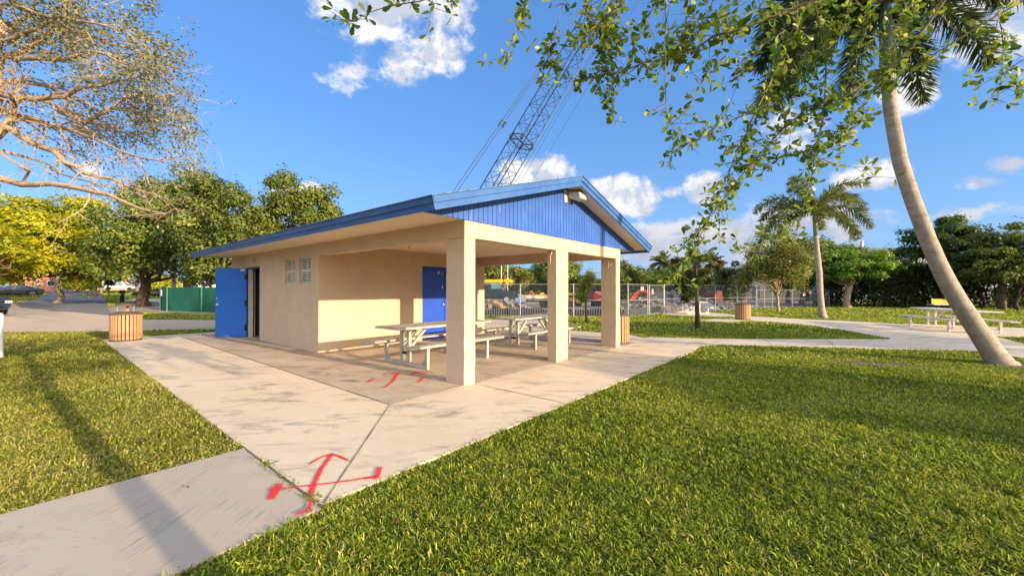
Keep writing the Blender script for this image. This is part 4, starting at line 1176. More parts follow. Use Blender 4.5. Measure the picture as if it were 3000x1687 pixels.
# excavator with its arched orange arm
def plate_arm(mb, pts, wid, th, mi=0):
    """box-section arm through points in a vertical plane, wid = list of depths"""
    for i in range(len(pts) - 1): mb.bar(pts[i], pts[i + 1], th, (wid[i] + wid[i + 1]) / 2, mi)
YE = 31.0
ex = thing('excavator_arm', 'bright orange excavator arm arched over the rubble behind the fence', 'excavator arm', at(1880, 893, Y=YE))
S_ = lambda x, y, Y=YE: at(x, y, Y=Y)
def arm_outline(name, outline, Y, th, mat):
    mb = MB(); mb.prism([S_(x, y, Y - th / 2) for x, y in outline], (0, th, 0)); return mb.build(name, mat, ex, bevel=.03)
arm_outline('boom', [(1842, 885), (1850, 872), (1868, 853), (1880, 846), (1893, 847), (1901, 853), (1899, 861), (1889, 857), (1880, 857), (1868, 868), (1854, 886), (1846, 893)], YE, .36, M['orange'])
arm_outline('stick', [(1896, 851), (1904, 853), (1915, 866), (1918, 874), (1916, 880), (1919, 889), (1914, 891), (1908, 884), (1903, 874), (1896, 862)], YE, .30, M['orange'])
mb = MB(); mb.tube([S_(1856, 862, YE - .28), S_(1884, 851, YE - .28)], .06, 8); mb.tube([S_(1886, 851, YE), S_(1908, 868, YE - .2)], .05, 8); mb.build('ram', M['orange'], ex)
arm_outline('bucket', [(1832, 886), (1842, 883), (1846, 893), (1842, 903), (1836, 899), (1838, 892), (1833, 892)], YE, .6, M['orange'])

def rubble(label, c, rx, ry, h, n, mat, seed, smin=.12, smax=.5):
    rr = np.random.default_rng(seed); V, F = [], []
    # mound
    K, J = 20, 7
    b = MB(); vs = []
    for j in range(J + 1):
        for k in range(K):
            t = 2 * math.pi * k / K; q = 1 - j / J
            w = 1 + .25 * math.sin(3 * t + seed) + rr.normal(0, .05)
            vs.append((c[0] + rx * q * w * math.cos(t), c[1] + ry * q * w * math.sin(t), -.05 + h * (1 - q ** 1.6) * (1 + rr.normal(0, .05))))
    b.add(vs, [(j * K + k, j * K + (k + 1) % K, (j + 1) * K + (k + 1) % K, (j + 1) * K + k) for j in range(J) for k in range(K)])
    cube = np.array([(-1, -1, -1), (1, -1, -1), (1, 1, -1), (-1, 1, -1), (-1, -1, 1), (1, -1, 1), (1, 1, 1), (-1, 1, 1)]) * .5
    for _ in range(n):
        t = rr.uniform(0, 2 * math.pi); q = rr.uniform(0, 1.05) ** .6; s = rr.uniform(smin, smax) * rr.uniform(.5, 1)
        p = Vector((c[0] + rx * q * math.cos(t), c[1] + ry * q * math.sin(t), h * (1 - min(q, 1) ** 1.6) + s * .15))
        Mr = Matrix.Rotation(rr.uniform(0, 6), 3, 'Z') @ Matrix.Rotation(rr.uniform(-.7, .7), 3, 'X')
        b.hexa([p + Mr @ Vector(tuple(v * s * rr.uniform(.5, 1.1, 3))) for v in cube])
    return tag(b.build('rubble', mat, None, kind='stuff'), label, 'rubble')
rubble('pale concrete rubble heap under the excavator arm', (10.3, 29.8), 2.6, 1.6, .85, 160, M['rubble'], 3)
rubble('grey crushed rock heap right of the gate', (13.3, 32.5), 4.2, 2.2, 1.25, 260, M['greyrock'], 5)
rubble('low scatter of pinkish debris behind the far picnic table', (16.5, 34.5), 5, 2.0, .5, 200, M['rubble'], 8, .1, .35)
rubble('broken concrete and timber heap behind the near fence', (-.3, 25.0), 2.6, .9, .55, 80, M['rubble'], 12)
# logs and boards lying by the fence
mb = MB(); mb.tube([at(1449, 889, Y=25), at(1468, 900, Y=24.6)], [.24, .20], 10); tag(mb.build('log', M['log'], None), 'short pale sawn log tilted on the debris behind the fence', 'log', 'timber left on the site')
mb = MB(); mb.tube([at(1466, 899, Y=24.4), at(1487, 917, Y=24.0)], [.17, .12], 10); tag(mb.build('log', M['log'], None), 'pale splintered log lying below the tilted log', 'log', 'timber left on the site')
mb = MB(); mb.bar(at(1504, 922, Y=23.6), at(1509, 898, Y=23.6), .07, .07); tag(mb.build('timber_stake', M['log'], None), 'thin timber stake leaning behind the fence post', 'stake', 'timber left on the site')
mb = MB(); mb.bar(at(1515, 903, Y=24), at(1600, 917, Y=23.7), .5, .06); tag(mb.build('timber_board', M['rubble'], None), 'long weathered board sloping behind the fence', 'board', 'timber left on the site')
mb = MB(); mb.box(Vector((10.0, 27.6, .22)), (2.1, .5, .42), rz=.1); tag(mb.build('concrete_block', M['rubble'], None, bevel=.03), 'long tan concrete block under the orange arm', 'block')
# dark lorry and flatbed trailer
YT = 43; M['glassteal'] = glass('glassteal', (.10, .22, .27))
lo = thing('lorry', 'dark blue lorry cab facing right behind the fence, left of the trailer', 'lorry', at(1450, 890, Y=YT))
q = at(1452, 890, Y=YT); q.z = 0
mb = MB(); pr = [(-1.3, .6), (2.2, .6), (2.2, 1.45), (.95, 1.65), (.5, 2.55), (-1.3, 2.6)]
mb.prism([q + Vector((x * .92, -.9, z_ * .92)) for x, z_ in pr], (0, 1.9, 0)); mb.build('cab', M['navypaint'], lo, bevel=.08)
mb = MB(); mb.prism([q + Vector((x * .92, -.905, z_ * .92)) for x, z_ in ((-.5, 1.75), (.7, 1.75), (.42, 2.42), (-.5, 2.45))], (0, -.01, 0)); mb.build('window', M['glassteal'], lo)
mb = MB(); mb.hexa([q + Vector((x * .92, y, z_ * .92)) for x, y, z_ in ((.97, -.8, 1.76), (.97, .8, 1.76), (.99, .8, 1.78), (.99, -.8, 1.78), (.53, -.8, 2.5), (.53, .8, 2.5), (.55, .8, 2.52), (.55, -.8, 2.52))]); mb.build('windscreen', M['glassteal'], lo)
mb = MB(); mb.box(q + Vector((-2.4, .05, .95)), (2.3, 1.7, .3)); mb.build('chassis', M['dark'], lo)
for x in (-3.0, -2.0, 1.2):
    mb = MB(); mb.lathe([(.2, 0), (.47, 0), (.48, .04), (.48, .24), (.3, .25)], q + Vector((x, -.75, .48)), 18, M=Matrix.Rotation(math.pi / 2, 3, 'X')); w = mb.build('wheel', M['tyre'], lo)
    mb = MB(); mb.lathe([(.02, .25), (.24, .25), (.27, .262), (.2, .255)], q + Vector((x, -.75, .48)), 14, M=Matrix.Rotation(math.pi / 2, 3, 'X')); mb.build('rim', M['steel'], w)
mb = MB(); mb.lathe([(.02, 0), (.13, 0), (.15, .05)], q + Vector((1.95, -.7, 1.0)), 12, M=Matrix.Rotation(math.pi / 2, 3, 'Y')); mb.build('headlight', M['lampglass'], lo)
fb = thing('flatbed_trailer', 'flatbed trailer with pale side rail parked behind the fence', 'trailer', at(1580, 893, Y=33)); q = at(1578, 893, Y=33); q.z = 0
mb = MB(); mb.box(q + Vector((.6, 0, .95)), (5.0, 1.9, .16)); mb.build('bed', M['dark'], fb)
mb = MB(); mb.box(q + Vector((.1, -1.0, .93)), (3.6, .08, .30)); mb.build('side_rail', M['housecream'], fb)
for x in (.4, 1.3, 2.2):
    mb = MB(); mb.lathe([(.1, 0), (.40, 0), (.42, .04), (.42, .2), (.2, .22)], q + Vector((x, -.7, .42)), 16, M=Matrix.Rotation(math.pi / 2, 3, 'X')); mb.build('wheel', M['tyre'], fb)
def lump(name, label, cat, c, d, mat, seed=0, group=None):
    rr = random.Random(seed); mb = MB(); c = Vector(c)
    pr = [(-.5, 0), (.5, 0), (.46, .6), (.22, 1), (-.25, .95), (-.5, .55)]
    mb.prism([c + Vector((x * d[0], -d[1] / 2, z_ * d[2])) for x, z_ in pr], (0, d[1], 0))
    return tag(mb.build(name, mat, None, bevel=.05), label, cat, group)
q = at(1556, 873, Y=33); lump('fuel_can', 'bright red fuel can lying on the flatbed trailer', 'fuel can', (q.x, 33, 1.035), (.42, .3, .40), M['signred'])
q = at(1588, 873, Y=33); lump('toolbox', 'small yellow toolbox on the flatbed trailer', 'toolbox', (q.x, 33, 1.035), (.40, .3, .26), M['cranyellow'])
q = at(1524, 878, Y=36); lump('tarpaulin', 'blue tarpaulin bundle behind the trailer nose', 'tarpaulin', (q.x, 36, .0), (1.0, .7, 1.15), surf('tarpblue', (.12, .2, .42), (.18, .26, .48), sc=4, rough=.6))
# orange machine and red skip
q = at(1678, 893, Y=36); q.z = 0
lp = thing('compactor', 'orange compact roller partly hidden by the middle column', 'machine', q)
mb = MB(); mb.box(q + Vector((-.2, 0, .95)), (1.4, 1.0, .55)); mb.box(q + Vector((.45, 0, .75)), (.5, .9, .9)); mb.build('body', M['cranyellow'], lp, bevel=.08)
mb = MB(); mb.lathe([(.05, -.45), (.34, -.45), (.36, -.4), (.36, .4), (.34, .45)], q + Vector((-.2, 0, .36)), 18, M=Matrix.Rotation(math.pi / 2, 3, 'X')); mb.build('drum', M['rust'], lp)
mb = MB(); mb.lathe([(.05, -.4), (.28, -.4), (.30, .0), (.28, .4)], q + Vector((.5, 0, .3)), 16, M=Matrix.Rotation(math.pi / 2, 3, 'X')); mb.build('wheel', M['tyre'], lp)
q = at(1756, 893, Y=37); q.z = 0
sk = thing('waste_skip', 'red waste container with white lettering between the columns', 'skip', q)
mb = MB(); mb.prism([q + Vector((x, -1, z_)) for x, z_ in ((-.75, .45), (.85, .45), (.9, 1.45), (-.8, 1.45))], (0, 2, 0)); mb.build('tub', M['skipred'], sk, bevel=.05)
mb = MB(); mb.box(q + Vector((.05, -.02, 1.5)), (1.8, 2.2, .08)); mb.box(q + Vector((.05, 0, .22)), (1.4, 1.6, .44)); mb.build('frame', M['dark'], sk)
mb = MB()
for x0, x1, z0, z1 in ((-.58, -.12, 1.24, 1.32), (-.06, .22, 1.22, 1.31), (-.35, .12, 1.09, 1.15), (-.4, .0, .62, .66)): mb.box(q + Vector(((x0 + x1) / 2, -1.006, (z0 + z1) / 2)), (x1 - x0, .004, z1 - z0))
mb.build('lettering', M['signwhite'], sk)
q = at(2090, 888, Y=38); q.z = 0
sk = thing('waste_skip', 'dark red waste container behind the pine sapling', 'skip', q)
mb = MB(); mb.prism([q + Vector((x, -1, z_)) for x, z_ in ((-.40, .35), (.40, .35), (.34, 1.4), (-.1, 1.5), (-.40, 1.1))], (0, 2, 0)); mb.build('tub', surf('skipdark', (.22, .02, .03), (.17, .02, .025), sc=2, rough=.6), sk, bevel=.05)
mb = MB(); mb.box(q + Vector((0, 0, .17)), (.7, 1.6, .34)); mb.build('frame', M['dark'], sk)
q = at(1957, 868, Y=33); mb = MB(); mb.box(Vector((q.x, 33, .45)), (.45, .3, .9)); mb.prism([Vector((q.x + x, 32.85, z_)) for x, z_ in ((-.26, .9), (.26, .9), (.15, 1.3), (-.15, 1.3))], (0, .3, 0))
tag(mb.build('traffic_barrel', M['orange'], None, bevel=.04), 'orange traffic barrel beside the grey rock heap', 'barrel')
# yellow telescopic crane boom lying level, and the two thin masts beside it
q = at(1455, 822, Y=40)
yc = thing('mobile_crane', 'yellow telescopic crane boom lying level above the dark lorry', 'crane', (q.x - 2.6, 40, 0))
mb = MB(); mb.bar(at(1330, 826, Y=40), at(1474, 823, Y=40), .5, .34); mb.build('boom', M['cranyellow'], yc, bevel=.03)
mb = MB(); mb.box(at(1487, 822, Y=40), (.7, .4, .3), rz=0); mb.box(at(1486, 828, Y=40), (.32, .3, .42)); mb.lathe([(.05, -.08), (.2, -.08), (.2, .08)], at(1497, 824, Y=40), 14, M=Matrix.Rotation(math.pi / 2, 3, 'X')); mb.build('boom_head', M['cranyellow'], yc)
b0 = at(1330, 826, Y=40); mb = MB(); mb.box(Vector((b0.x - .3, 40, 1.2)), (3.2, 2.2, 1.0)); mb.box(Vector((b0.x - .2, 40, 1.95)), (1.3, 1.2, .6)); mb.build('chassis', M['cranyellow'], yc, bevel=.05)
for x in (-1.3, .7):
    mb = MB(); mb.lathe([(.1, -1.15), (.6, -1.15), (.62, 1.1), (.2, 1.15)], Vector((b0.x + x, 40, .62)), 18, M=Matrix.Rotation(math.pi / 2, 3, 'X')); mb.build('wheel', M['tyre'], yc)
for x, yb, lab in ((1468, 838, 'left thin pale mast rising behind the yellow boom'), (1487, 880, 'right thin pale mast rising behind the yellow boom')):
    q = at(x, yb, Y=45); mb = MB(); mb.tube([Vector((q.x, 45, 0)), Vector((q.x + .02, 45, 7.5))], .05, 6); tag(mb.build('mast', M['galv'], None), lab, 'mast', 'thin masts behind the yellow boom')

# lattice boom crane
YC = 36.0
cr = thing('lattice_crane', 'tall dark lattice boom crane leaning right above the pavilion roof', 'crane', at(1235, 880, Y=YC))
foot, top = at(1269, 855, Y=YC), at(1885, -190, Y=YC)
ax = (top - foot).normalized(); Lb = (top - foot).length
sx = ax.cross(Vector((0, 1, 0))).normalized(); sx = sx if sx.x > 0 else -sx
D = 1.10
def chord(k, s):
    tap = min(1.0, .25 + s / 4.0) if s < 3 else 1.0
    o = (-sx, Vector((0, -1, 0)), sx, Vector((0, 1, 0)))[k]
    return foot + ax * s + o * D * tap
mb = MB()
for k in range(4): mb.tube([chord(k, 0), chord(k, 3), chord(k, Lb)], .05, 6)
ch = mb.build('boom', M['craneblue'], cr)
mb = MB(); stp = 2.02; n = int((Lb - 3) / stp)
for i in range(n):
    s0, s1 = 3 + i * stp, 3 + (i + 1) * stp
    for k in range(4):
        k2 = (k + 1) % 4
        mb.tube([chord(k, s0), chord(k2, (s0 + s1) / 2)], .022, 5, cap=False); mb.tube([chord(k2, (s0 + s1) / 2), chord(k, s1)], .022, 5, cap=False)
    mb.tube([chord(0, s0), chord(2, s0)], .018, 4, cap=False)
    mb.tube([chord(0, s0 + .04), chord(1, s0 + .04)], .018, 4, cap=False); mb.tube([chord(3, s0 + .04), chord(2, s0 + .04)], .018, 4, cap=False)
mb.build('lacing', M['craneblue'], ch)
mb = MB()
for sj in (15.6, 16.15):
    for k in range(4): mb.bar(chord(k, sj), chord((k + 1) % 4, sj), .08, .08)
for k in range(4): mb.box(chord(k, 15.88), (.26, .26, .26), M=Matrix((sx, Vector((0, 1, 0)), ax)).transposed())
mb.build('joint', M['craneblue'], ch)
for i, (x0, y0, x1, y1, dy) in enumerate(((1327, 562, 1712, 6, -.9), (1341, 560, 1722, 0, .9))):
    mb = MB(); a, b_ = at(x0, y0, Y=YC + dy), at(x1, y1, Y=YC + dy); d = (b_ - a)
    mb.tube([a - d * .45, b_ + d * .3], .028, 5)
    m_ = at(1467 + i * 11, 360 + i * 6, Y=YC + dy); mb.tube([m_ - d.normalized() * .28, m_ + d.normalized() * .28], .11, 6); mb.build('pendant_line', M['craneblue'], cr)
for (x0, y0, x1, y1) in ((1507, 540, 1668, 268), (1523, 537, 1680, 262), (1557, 534, 1712, 272)):
    mb = MB(); a, b_ = at(x0, y0, Y=YC - 1), at(x1, y1, Y=YC - 1); d = b_ - a; mb.tube([a - d * .9, b_ + d * 1.1], .014, 4); mb.build('hoist_line', M['craneblue'], cr)
c = Vector((foot.x - .6, YC, 0))
mb = MB(); mb.box(c + Vector((-2.0, 0, 1.9)), (5.2, 2.8, 1.7)); mb.build('machinery_house', M['craneblue'], cr, bevel=.06)
mb = MB(); mb.box(c + Vector((.9, -1.3, 1.9)), (1.3, 1.0, 1.7)); mb.build('cab', M['glass'], cr)
for s in (-1.7, 1.7):
    mb = MB(); mb.prism([c + Vector((x, s - .4, z_)) for x, z_ in ((-3.2, .5), (-2.8, .05), (2.8, .05), (3.2, .5), (2.8, .95), (-2.8, .95))], (0, .8, 0)); mb.build('track', M['tyre'], cr)

# utility pole and wires beyond the site
q = at(1728, 850, Y=75); up = thing('utility_pole', 'distant utility pole with crossarm and transformer between the columns', 'pole', (q.x, 75, 0))
zt = at(1728, 785, Y=75).z
mb = MB(); mb.tube([Vector((q.x, 75, 0)), Vector((q.x, 75, zt))], [.17, .12], 8); mb.build('shaft', M['galv'], up)
mb = MB(); mb.box(Vector((q.x, 75, zt - .5)), (1.9, .12, .14)); mb.build('crossarm', M['galv'], up)
mb = MB(); mb.lathe([(.2, 0), (.26, .05), (.26, .8), (.18, .9)], Vector((q.x + .45, 75, zt - 2.0)), 12); mb.build('transformer', M['galv'], up)
for k, dz in enumerate((-.4, -1.0, -1.5)):
    mb = MB(); pts = []
    for i in range(41):
        t = i / 40; x = -60 + 190 * t; sag = .9 * math.sin(math.pi * ((t * 4) % 1)); pts.append((x + q.x - 20, 75 + .05 * x, zt + dz - sag + .012 * x))
    mb.tube(pts, .028, 4); tag(mb.build('power_line', M['dark'], None), ('uppermost', 'middle', 'lowest')[k] + ' of three thin power lines crossing the sky behind the site', 'power line', 'power lines behind the site')

# pale commercial building behind the trees on the right
M['bldg'] = surf('bldg', (.52, .56, .60), (.46, .50, .54), sc=.5, rough=.8)
q0, q1 = at(2440, 800, Y=52), at(2960, 800, Y=46)
bd = thing('commercial_building', 'large pale blue grey flat roofed building behind the trees with a steel flue', 'building', ((q0.x + q1.x) / 2, 50, 0))
d = Vector((q1.x - q0.x, -6, 0)); dnn = d.normalized(); nrm = Vector((-dnn.y, dnn.x, 0))
za = at(2480, 737, Y=51.5).z
mb = MB(); a, b_ = Vector((q0.x, 52, 0)), Vector((q1.x, 46, 0))
mb.hexa([a, b_, b_ + nrm * 14, a + nrm * 14] + [p + Vector((0, 0, za)) for p in (a, b_, b_ + nrm * 14, a + nrm * 14)]); mb.build('wall', M['bldg'], bd)
mb = MB(); e = Vector((0, 0, za + .01)); mb.hexa([p + e for p in (a - nrm * .25, b_ - nrm * .25, b_ + nrm * 14, a + nrm * 14)] + [p + e + Vector((0, 0, .28)) for p in (a - nrm * .25, b_ - nrm * .25, b_ + nrm * 14, a + nrm * 14)]); mb.build('parapet', M['roofgrey'], bd)
mb = MB(); f_ = at(2525, 735, Y=53); mb.tube([Vector((f_.x, 53, za)), Vector((f_.x, 53, za + 1.55))], .18, 10); mb.build('flue', M['steel'], bd)
for i in range(9):
    p = a + d * (.08 + .105 * i) - nrm * .03
    mb = MB(); mb.box(p + Vector((0, 0, za - 2.0)), (1.5, .08, .9), rz=math.atan2(d.y, d.x)); w = mb.build('window', M['white'], bd)
    mb = MB(); mb.box(p + Vector((0, 0, za - 2.0)) - nrm * .045, (1.3, .02, .7), rz=math.atan2(d.y, d.x)); mb.build('pane', M['glass'], w)
mb = MB(); p = a + d * .36; mb.box(p - nrm * .6 + Vector((0, 0, za - .35)), (4.5, 1.2, .16), rz=math.atan2(d.y, d.x)); mb.build('awning', M['roofgrey'], bd)
house('pale house with a hip roof behind the rounded olive tree', 2215, 850, 12, 9, 4.6, 1.5, M['housecream'], M['roofgrey'], Y=62)
# ------------------------------------------------------------------ foliage helpers
def unit(v): return v / (np.linalg.norm(v, axis=-1, keepdims=True) + 1e-9)

def leaf_quads(Pn, Nn, size, aspect=.6, rng=RNG, jitter=.28, droop=0):
    """kite-shaped leaves at points Pn facing Nn"""
    n = len(Pn)
    N = unit(Nn + rng.normal(0, jitter, (n, 3)))
    T = unit(np.cross(N, rng.normal(0, 1, (n, 3)))); T[:, 2] -= droop; T = unit(T)
    B = unit(np.cross(N, T))
    s = (size * rng.uniform(.6, 1.3, n))[:, None]
    b = Pn; t = Pn + T * s
    l = Pn + T * s * .55 + B * s * aspect * .5 - N * s * .08
    r = Pn + T * s * .55 - B * s * aspect * .5 - N * s * .08
    V = np.stack([b, r, t, l], 1).reshape(-1, 3)
    F = np.arange(n * 4).reshape(n, 4)
    return V, F

def clumps_crown(cs, rs, per, size, rng, flat=.7, up=.5, shell=.45):
    """leaf clumps: centres cs (k,3), radii rs (k,), per leaves each; returns V,F,rnd"""
    k = len(cs); n = k * per
    d = unit(rng.normal(0, 1, (n, 3)))
    rad = rng.uniform(shell, 1.0, n) ** .8
    C = np.repeat(cs, per, 0); Rr = np.repeat(rs, per)[:, None]
    off = d * rad[:, None] * Rr; off[:, 2] *= flat
    P_ = C + off
    V, F = leaf_quads(P_, d + np.array([0, 0, up]), size, rng=rng)
    base = np.repeat(rng.normal(.45, .13, k), per)
    A = np.clip(base + rng.normal(0, .16, n), 0, 1)
    return V, F, np.repeat(A, 4)

def curve(a, b, bow, rng, n=6, wob=.0):
    a, b = np.array(a, float), np.array(b, float)
    t = np.linspace(0, 1, n)[:, None]
    p = a * (1 - t) + b * t + np.array(bow) * (4 * t * (1 - t))
    if wob: p[1:-1] += rng.normal(0, wob, (n - 2, 3))
    return [Vector(q) for q in p]

def tree(label, base, height, R3, leaf, bark='bark', zc=None, nk=46, per=130, lsize=.26, seed=1, trunk=.3, name='broadleaf_tree', group=None, flat=.65, lean=(0, 0), rk=.30, trunks=1, shell=.45, open_=0.55, tiers=0, cat='tree'):
    rng = np.random.default_rng(seed)
    base = Vector(base); t = thing(name, label, cat, base, 0, group)
    zc = zc if zc is not None else base.z + height - R3[2]
    cc = np.array([base.x + lean[0], base.y + lean[1], zc])
    d = unit(rng.normal(0, 1, (nk * 3, 3)))
    d = d[(d[:, 2] > -.75)][:nk]
    rad = rng.uniform(open_, 1.0, len(d)) ** .7
    if tiers:
        z = np.round((d[:, 2] * rad) * tiers) / tiers + rng.normal(0, .03, len(d)); q = d * rad[:, None]; q[:, 2] = z; dirs = q
    else: dirs = d * rad[:, None]
    lump = 1 + .22 * np.sin(3 * np.arctan2(d[:, 1], d[:, 0]) + seed) + rng.normal(0, .08, len(d))
    cs = cc + dirs * np.array(R3) * (1 - rk * .6) * lump[:, None]
    rs = rng.uniform(.7, 1.25, len(d)) * rk * (R3[0] + R3[1] + R3[2]) / 3
    V, F, A = clumps_crown(cs, rs * 1.12, int(per * 1.25), lsize * 1.22, rng, flat=flat if not tiers else .36, shell=shell)
    # stray sprays breaking the outline
    ns = len(d) * 8; i = rng.integers(0, len(d), ns)
    o = unit(cs[i] - cc + rng.normal(0, .6, (ns, 3)))
    Ps = cs[i] + o * (rs[i] * rng.uniform(.85, 1.25, ns))[:, None]
    V2, F2 = leaf_quads(Ps, o + np.array([0, 0, .4]), lsize, rng=rng)
    npmesh('crown', np.concatenate([V, V2]), np.concatenate([F, F2 + len(V)]), M[leaf], t, rnd=np.concatenate([A, np.repeat(np.clip(rng.normal(.5, .2, ns), 0, 1), 4)]))
    mb = MB()
    fork = Vector((base.x + lean[0] * .35, base.y + lean[1] * .35, base.z + max(.25 * (zc - base.z), (zc - R3[2] * .9 - base.z))))
    for k in range(trunks):
        o = Vector((rng.normal(0, .5), rng.normal(0, .5), 0)) if trunks > 1 else Vector()
        tr = curve(base + o * .4 - Vector((0, 0, .15)), fork + o, rng.normal(0, .12, 3), rng, 6, .03)
        mb.tube(tr, [trunk * q for q in (1.45, 1.05, .95, .9, .86, .8)], 10)
        mb.tube(curve(fork + o, cc + np.array([0, 0, R3[2] * .5]), rng.normal(0, .3, 3), rng, 5, .1), [trunk * q for q in (.8, .6, .45, .3, .12)], 7)
    for i in rng.choice(len(cs), min(len(cs), 16), replace=False):
        st = fork + Vector((0, 0, rng.uniform(0, .6) * R3[2])) * .8
        mb.tube(curve(st, cs[i], (rng.normal(0, .2), rng.normal(0, .2), -.12 * R3[2]), rng, 6, .1), [trunk * q for q in (.5, .38, .3, .2, .13, .05)], 6)
    mb.build('trunk', M[bark], t, smooth=True)
    return t

def gp(px, py, Y=None):
    if Y is None: return at(px, py)
    p = at(px, 850, Y=Y); p.z = gz(p.x, p.y); return p
TL, TB = 'trees along the street', 'trees behind the building site'
# ---- street side
tree('broad yellow green crowned tree at the left, beyond the junction', gp(165, 0, 35), 10.6, (4.5, 4.4, 5.2), 'yellow', seed=2, nk=110, per=250, lsize=.24, trunk=.24, group=TL, tiers=8, rk=.27, zc=5.3)
tree('low yellow green tree with drooping leaves overhanging the black sedan', gp(-20, 0, 29), 5.6, (2.6, 2.6, 1.9), 'yellow', 'barkpale', seed=3, nk=34, per=130, lsize=.24, trunk=.18, group=TL, zc=4.3)
tree('big dark oak with a thick mottled trunk behind the left bin', gp(421, 897), 9.6, (4.1, 4.1, 4.3), 'oak2', 'barkdark', seed=4, nk=72, per=260, lsize=.21, trunk=.42, group=TL, rk=.25, zc=5.4, lean=(.3, 0))
tree('spreading oak rising behind the blue door end of the pavilion', gp(650, 0, 27), 9.6, (3.3, 3.2, 4.6), 'oak', seed=5, nk=74, per=250, lsize=.19, trunk=.3, group=TL, rk=.25, zc=5.6)
tree('tall oak between the dark oak and the pavilion roof', gp(555, 0, 34), 10.6, (3.4, 3.4, 4.8), 'oak', seed=25, nk=70, per=230, lsize=.22, trunk=.3, group=TL, rk=.25, zc=6.9)
tree('oak crown showing above the middle of the pavilion eave', gp(862, 0, 31), 9.4, (3.5, 3.2, 4.0), 'oak', seed=6, nk=74, per=230, lsize=.20, trunk=.25, group=TL, rk=.25, zc=6.2)
tree('small bright yellow green tree behind the green screen', gp(618, 0, 32), 4.6, (1.9, 1.9, 1.6), 'yellow', seed=7, nk=24, per=110, lsize=.2, trunk=.12, group=TL)
tree('pale brownish tree at the far right of the side road', gp(228, 0, 78), 7.0, (4.0, 4, 2.8), 'olive', seed=8, nk=40, per=110, lsize=.34, trunk=.3, group=TL, zc=4.9)
tree('far hazy tree closing the end of the side road', gp(172, 0, 108), 8, (9, 6, 3.4), 'olive', seed=9, nk=40, per=90, lsize=.5, trunk=.3, group=TL, zc=5.2)
tree('tall tree in front of the red walled house', gp(100, 0, 66), 8.0, (3.4, 3.4, 3.0), 'oak2', seed=10, nk=40, per=100, lsize=.32, trunk=.25, group=TL, zc=5.9)
tree('dark round shrub tree between the side road and the pickup', gp(268, 0, 72), 4.2, (3.2, 2.6, 1.9), 'darkleaf', seed=11, nk=30, per=90, lsize=.3, trunk=.2, group=TL)
tree('dense tree behind the white pickup', gp(400, 0, 72), 8.6, (5.0, 5, 4.0), 'oak2', seed=12, nk=50, per=110, lsize=.34, trunk=.3, group=TL)
tree('yellowish shrub right of the oak trunk', gp(470, 0, 55), 3.4, (2.6, 2.0, 1.5), 'yellow', seed=13, nk=24, per=90, lsize=.26, trunk=.12, group=TL)
tree('tall tree far back between oak and yellow tree', gp(275, 0, 54), 9.5, (3.2, 3.2, 3.2), 'oak2', seed=14, nk=50, per=120, lsize=.27, trunk=.3, group=TL, zc=7.4)
tree('large tree at the left edge behind the yellow green one', gp(-40, 0, 52), 12.5, (6, 6, 5.0), 'yellow', seed=15, nk=60, per=130, lsize=.34, trunk=.4, group=TL, zc=8.5)
for k, (x, lab) in enumerate(((283, 'left slanting pale palm trunk beyond the side road'), (296, 'right slanting pale palm trunk beyond the side road'))):
    q = gp(x, 0, 62); mb = MB(); mb.tube([q, q + Vector((-.2 + k * .5, 0, 2.2)), q + Vector((-1.0 + k * 1.4, 0, 4.8))], [.2, .16, .13], 8)
    t = thing('palm_tree', lab, 'palm', q, 0, 'slanting palms beyond the side road'); mb.build('trunk', M['barkpale'], t, smooth=True)
    rng = np.random.default_rng(40 + k); c = np.array(q) + np.array([-1.0 + k * 1.4, 0, 5.2]); V, F, A = clumps_crown(c[None] + rng.normal(0, .6, (7, 3)), np.full(7, .9), 70, .34, rng); npmesh('crown', V, F, M['bright'], t, rnd=A)

# ---- behind the site
spec = [(1432, 48, 5.6, 2.6, 'olive', 'pale olive tree at the left end of the site, behind the yellow boom'), (1498, 50, 5.2, 3.0, 'olive', 'olive tree behind the two thin masts'),
        (1560, 54, 4.6, 3.0, 'bright', 'bright green tree behind the flatbed trailer'), (1622, 50, 6.0, 2.9, 'oak2', 'taller green tree just left of the middle column'),
        (1380, 46, 5.8, 3, 'oak', 'tree behind the sheltered wall at the far left of the site'),
        (1672, 58, 6.0, 3.2, 'oak2', 'green tree just right of the middle column'), (1705, 64, 4.0, 2.6, 'bright', 'low bright tree behind the slim sapling'), (1770, 66, 3.8, 3.4, 'oak2', 'low tree behind the red waste container'),
        (1838, 52, 5.2, 2.6, 'oak', 'green tree right of the far corner column'), (1888, 58, 4.2, 3.2, 'oak2', 'low spreading tree behind the excavator arm'), (1935, 60, 4.8, 3.6, 'darkleaf', 'dark grey green tree left of the date palms'),
        (2008, 60, 5.0, 3.4, 'darkleaf', 'dark tree behind the pine sapling'), (2075, 66, 3.6, 3.4, 'oak2', 'low shrubby tree between the date palms'), (2120, 62, 3.8, 2.8, 'oak', 'low pale green tree right of the date palms')]
for k, (x, Y, h, r, lf, lab) in enumerate(spec):
    tree(lab, gp(x, 0, Y), h, (r, r * .9, min(h * .42, 2.6)), lf, seed=60 + k, nk=34, per=100, lsize=.27, trunk=.18, group=TB, zc=h * .58, rk=.34)
tree('round dark tree between the date palm and the rounded olive tree', gp(2152, 0, 50), 4.9, (2.0, 2.0, 2.1), 'darkleaf', seed=80, nk=34, per=110, lsize=.24, trunk=.2, group=TB, zc=2.8)
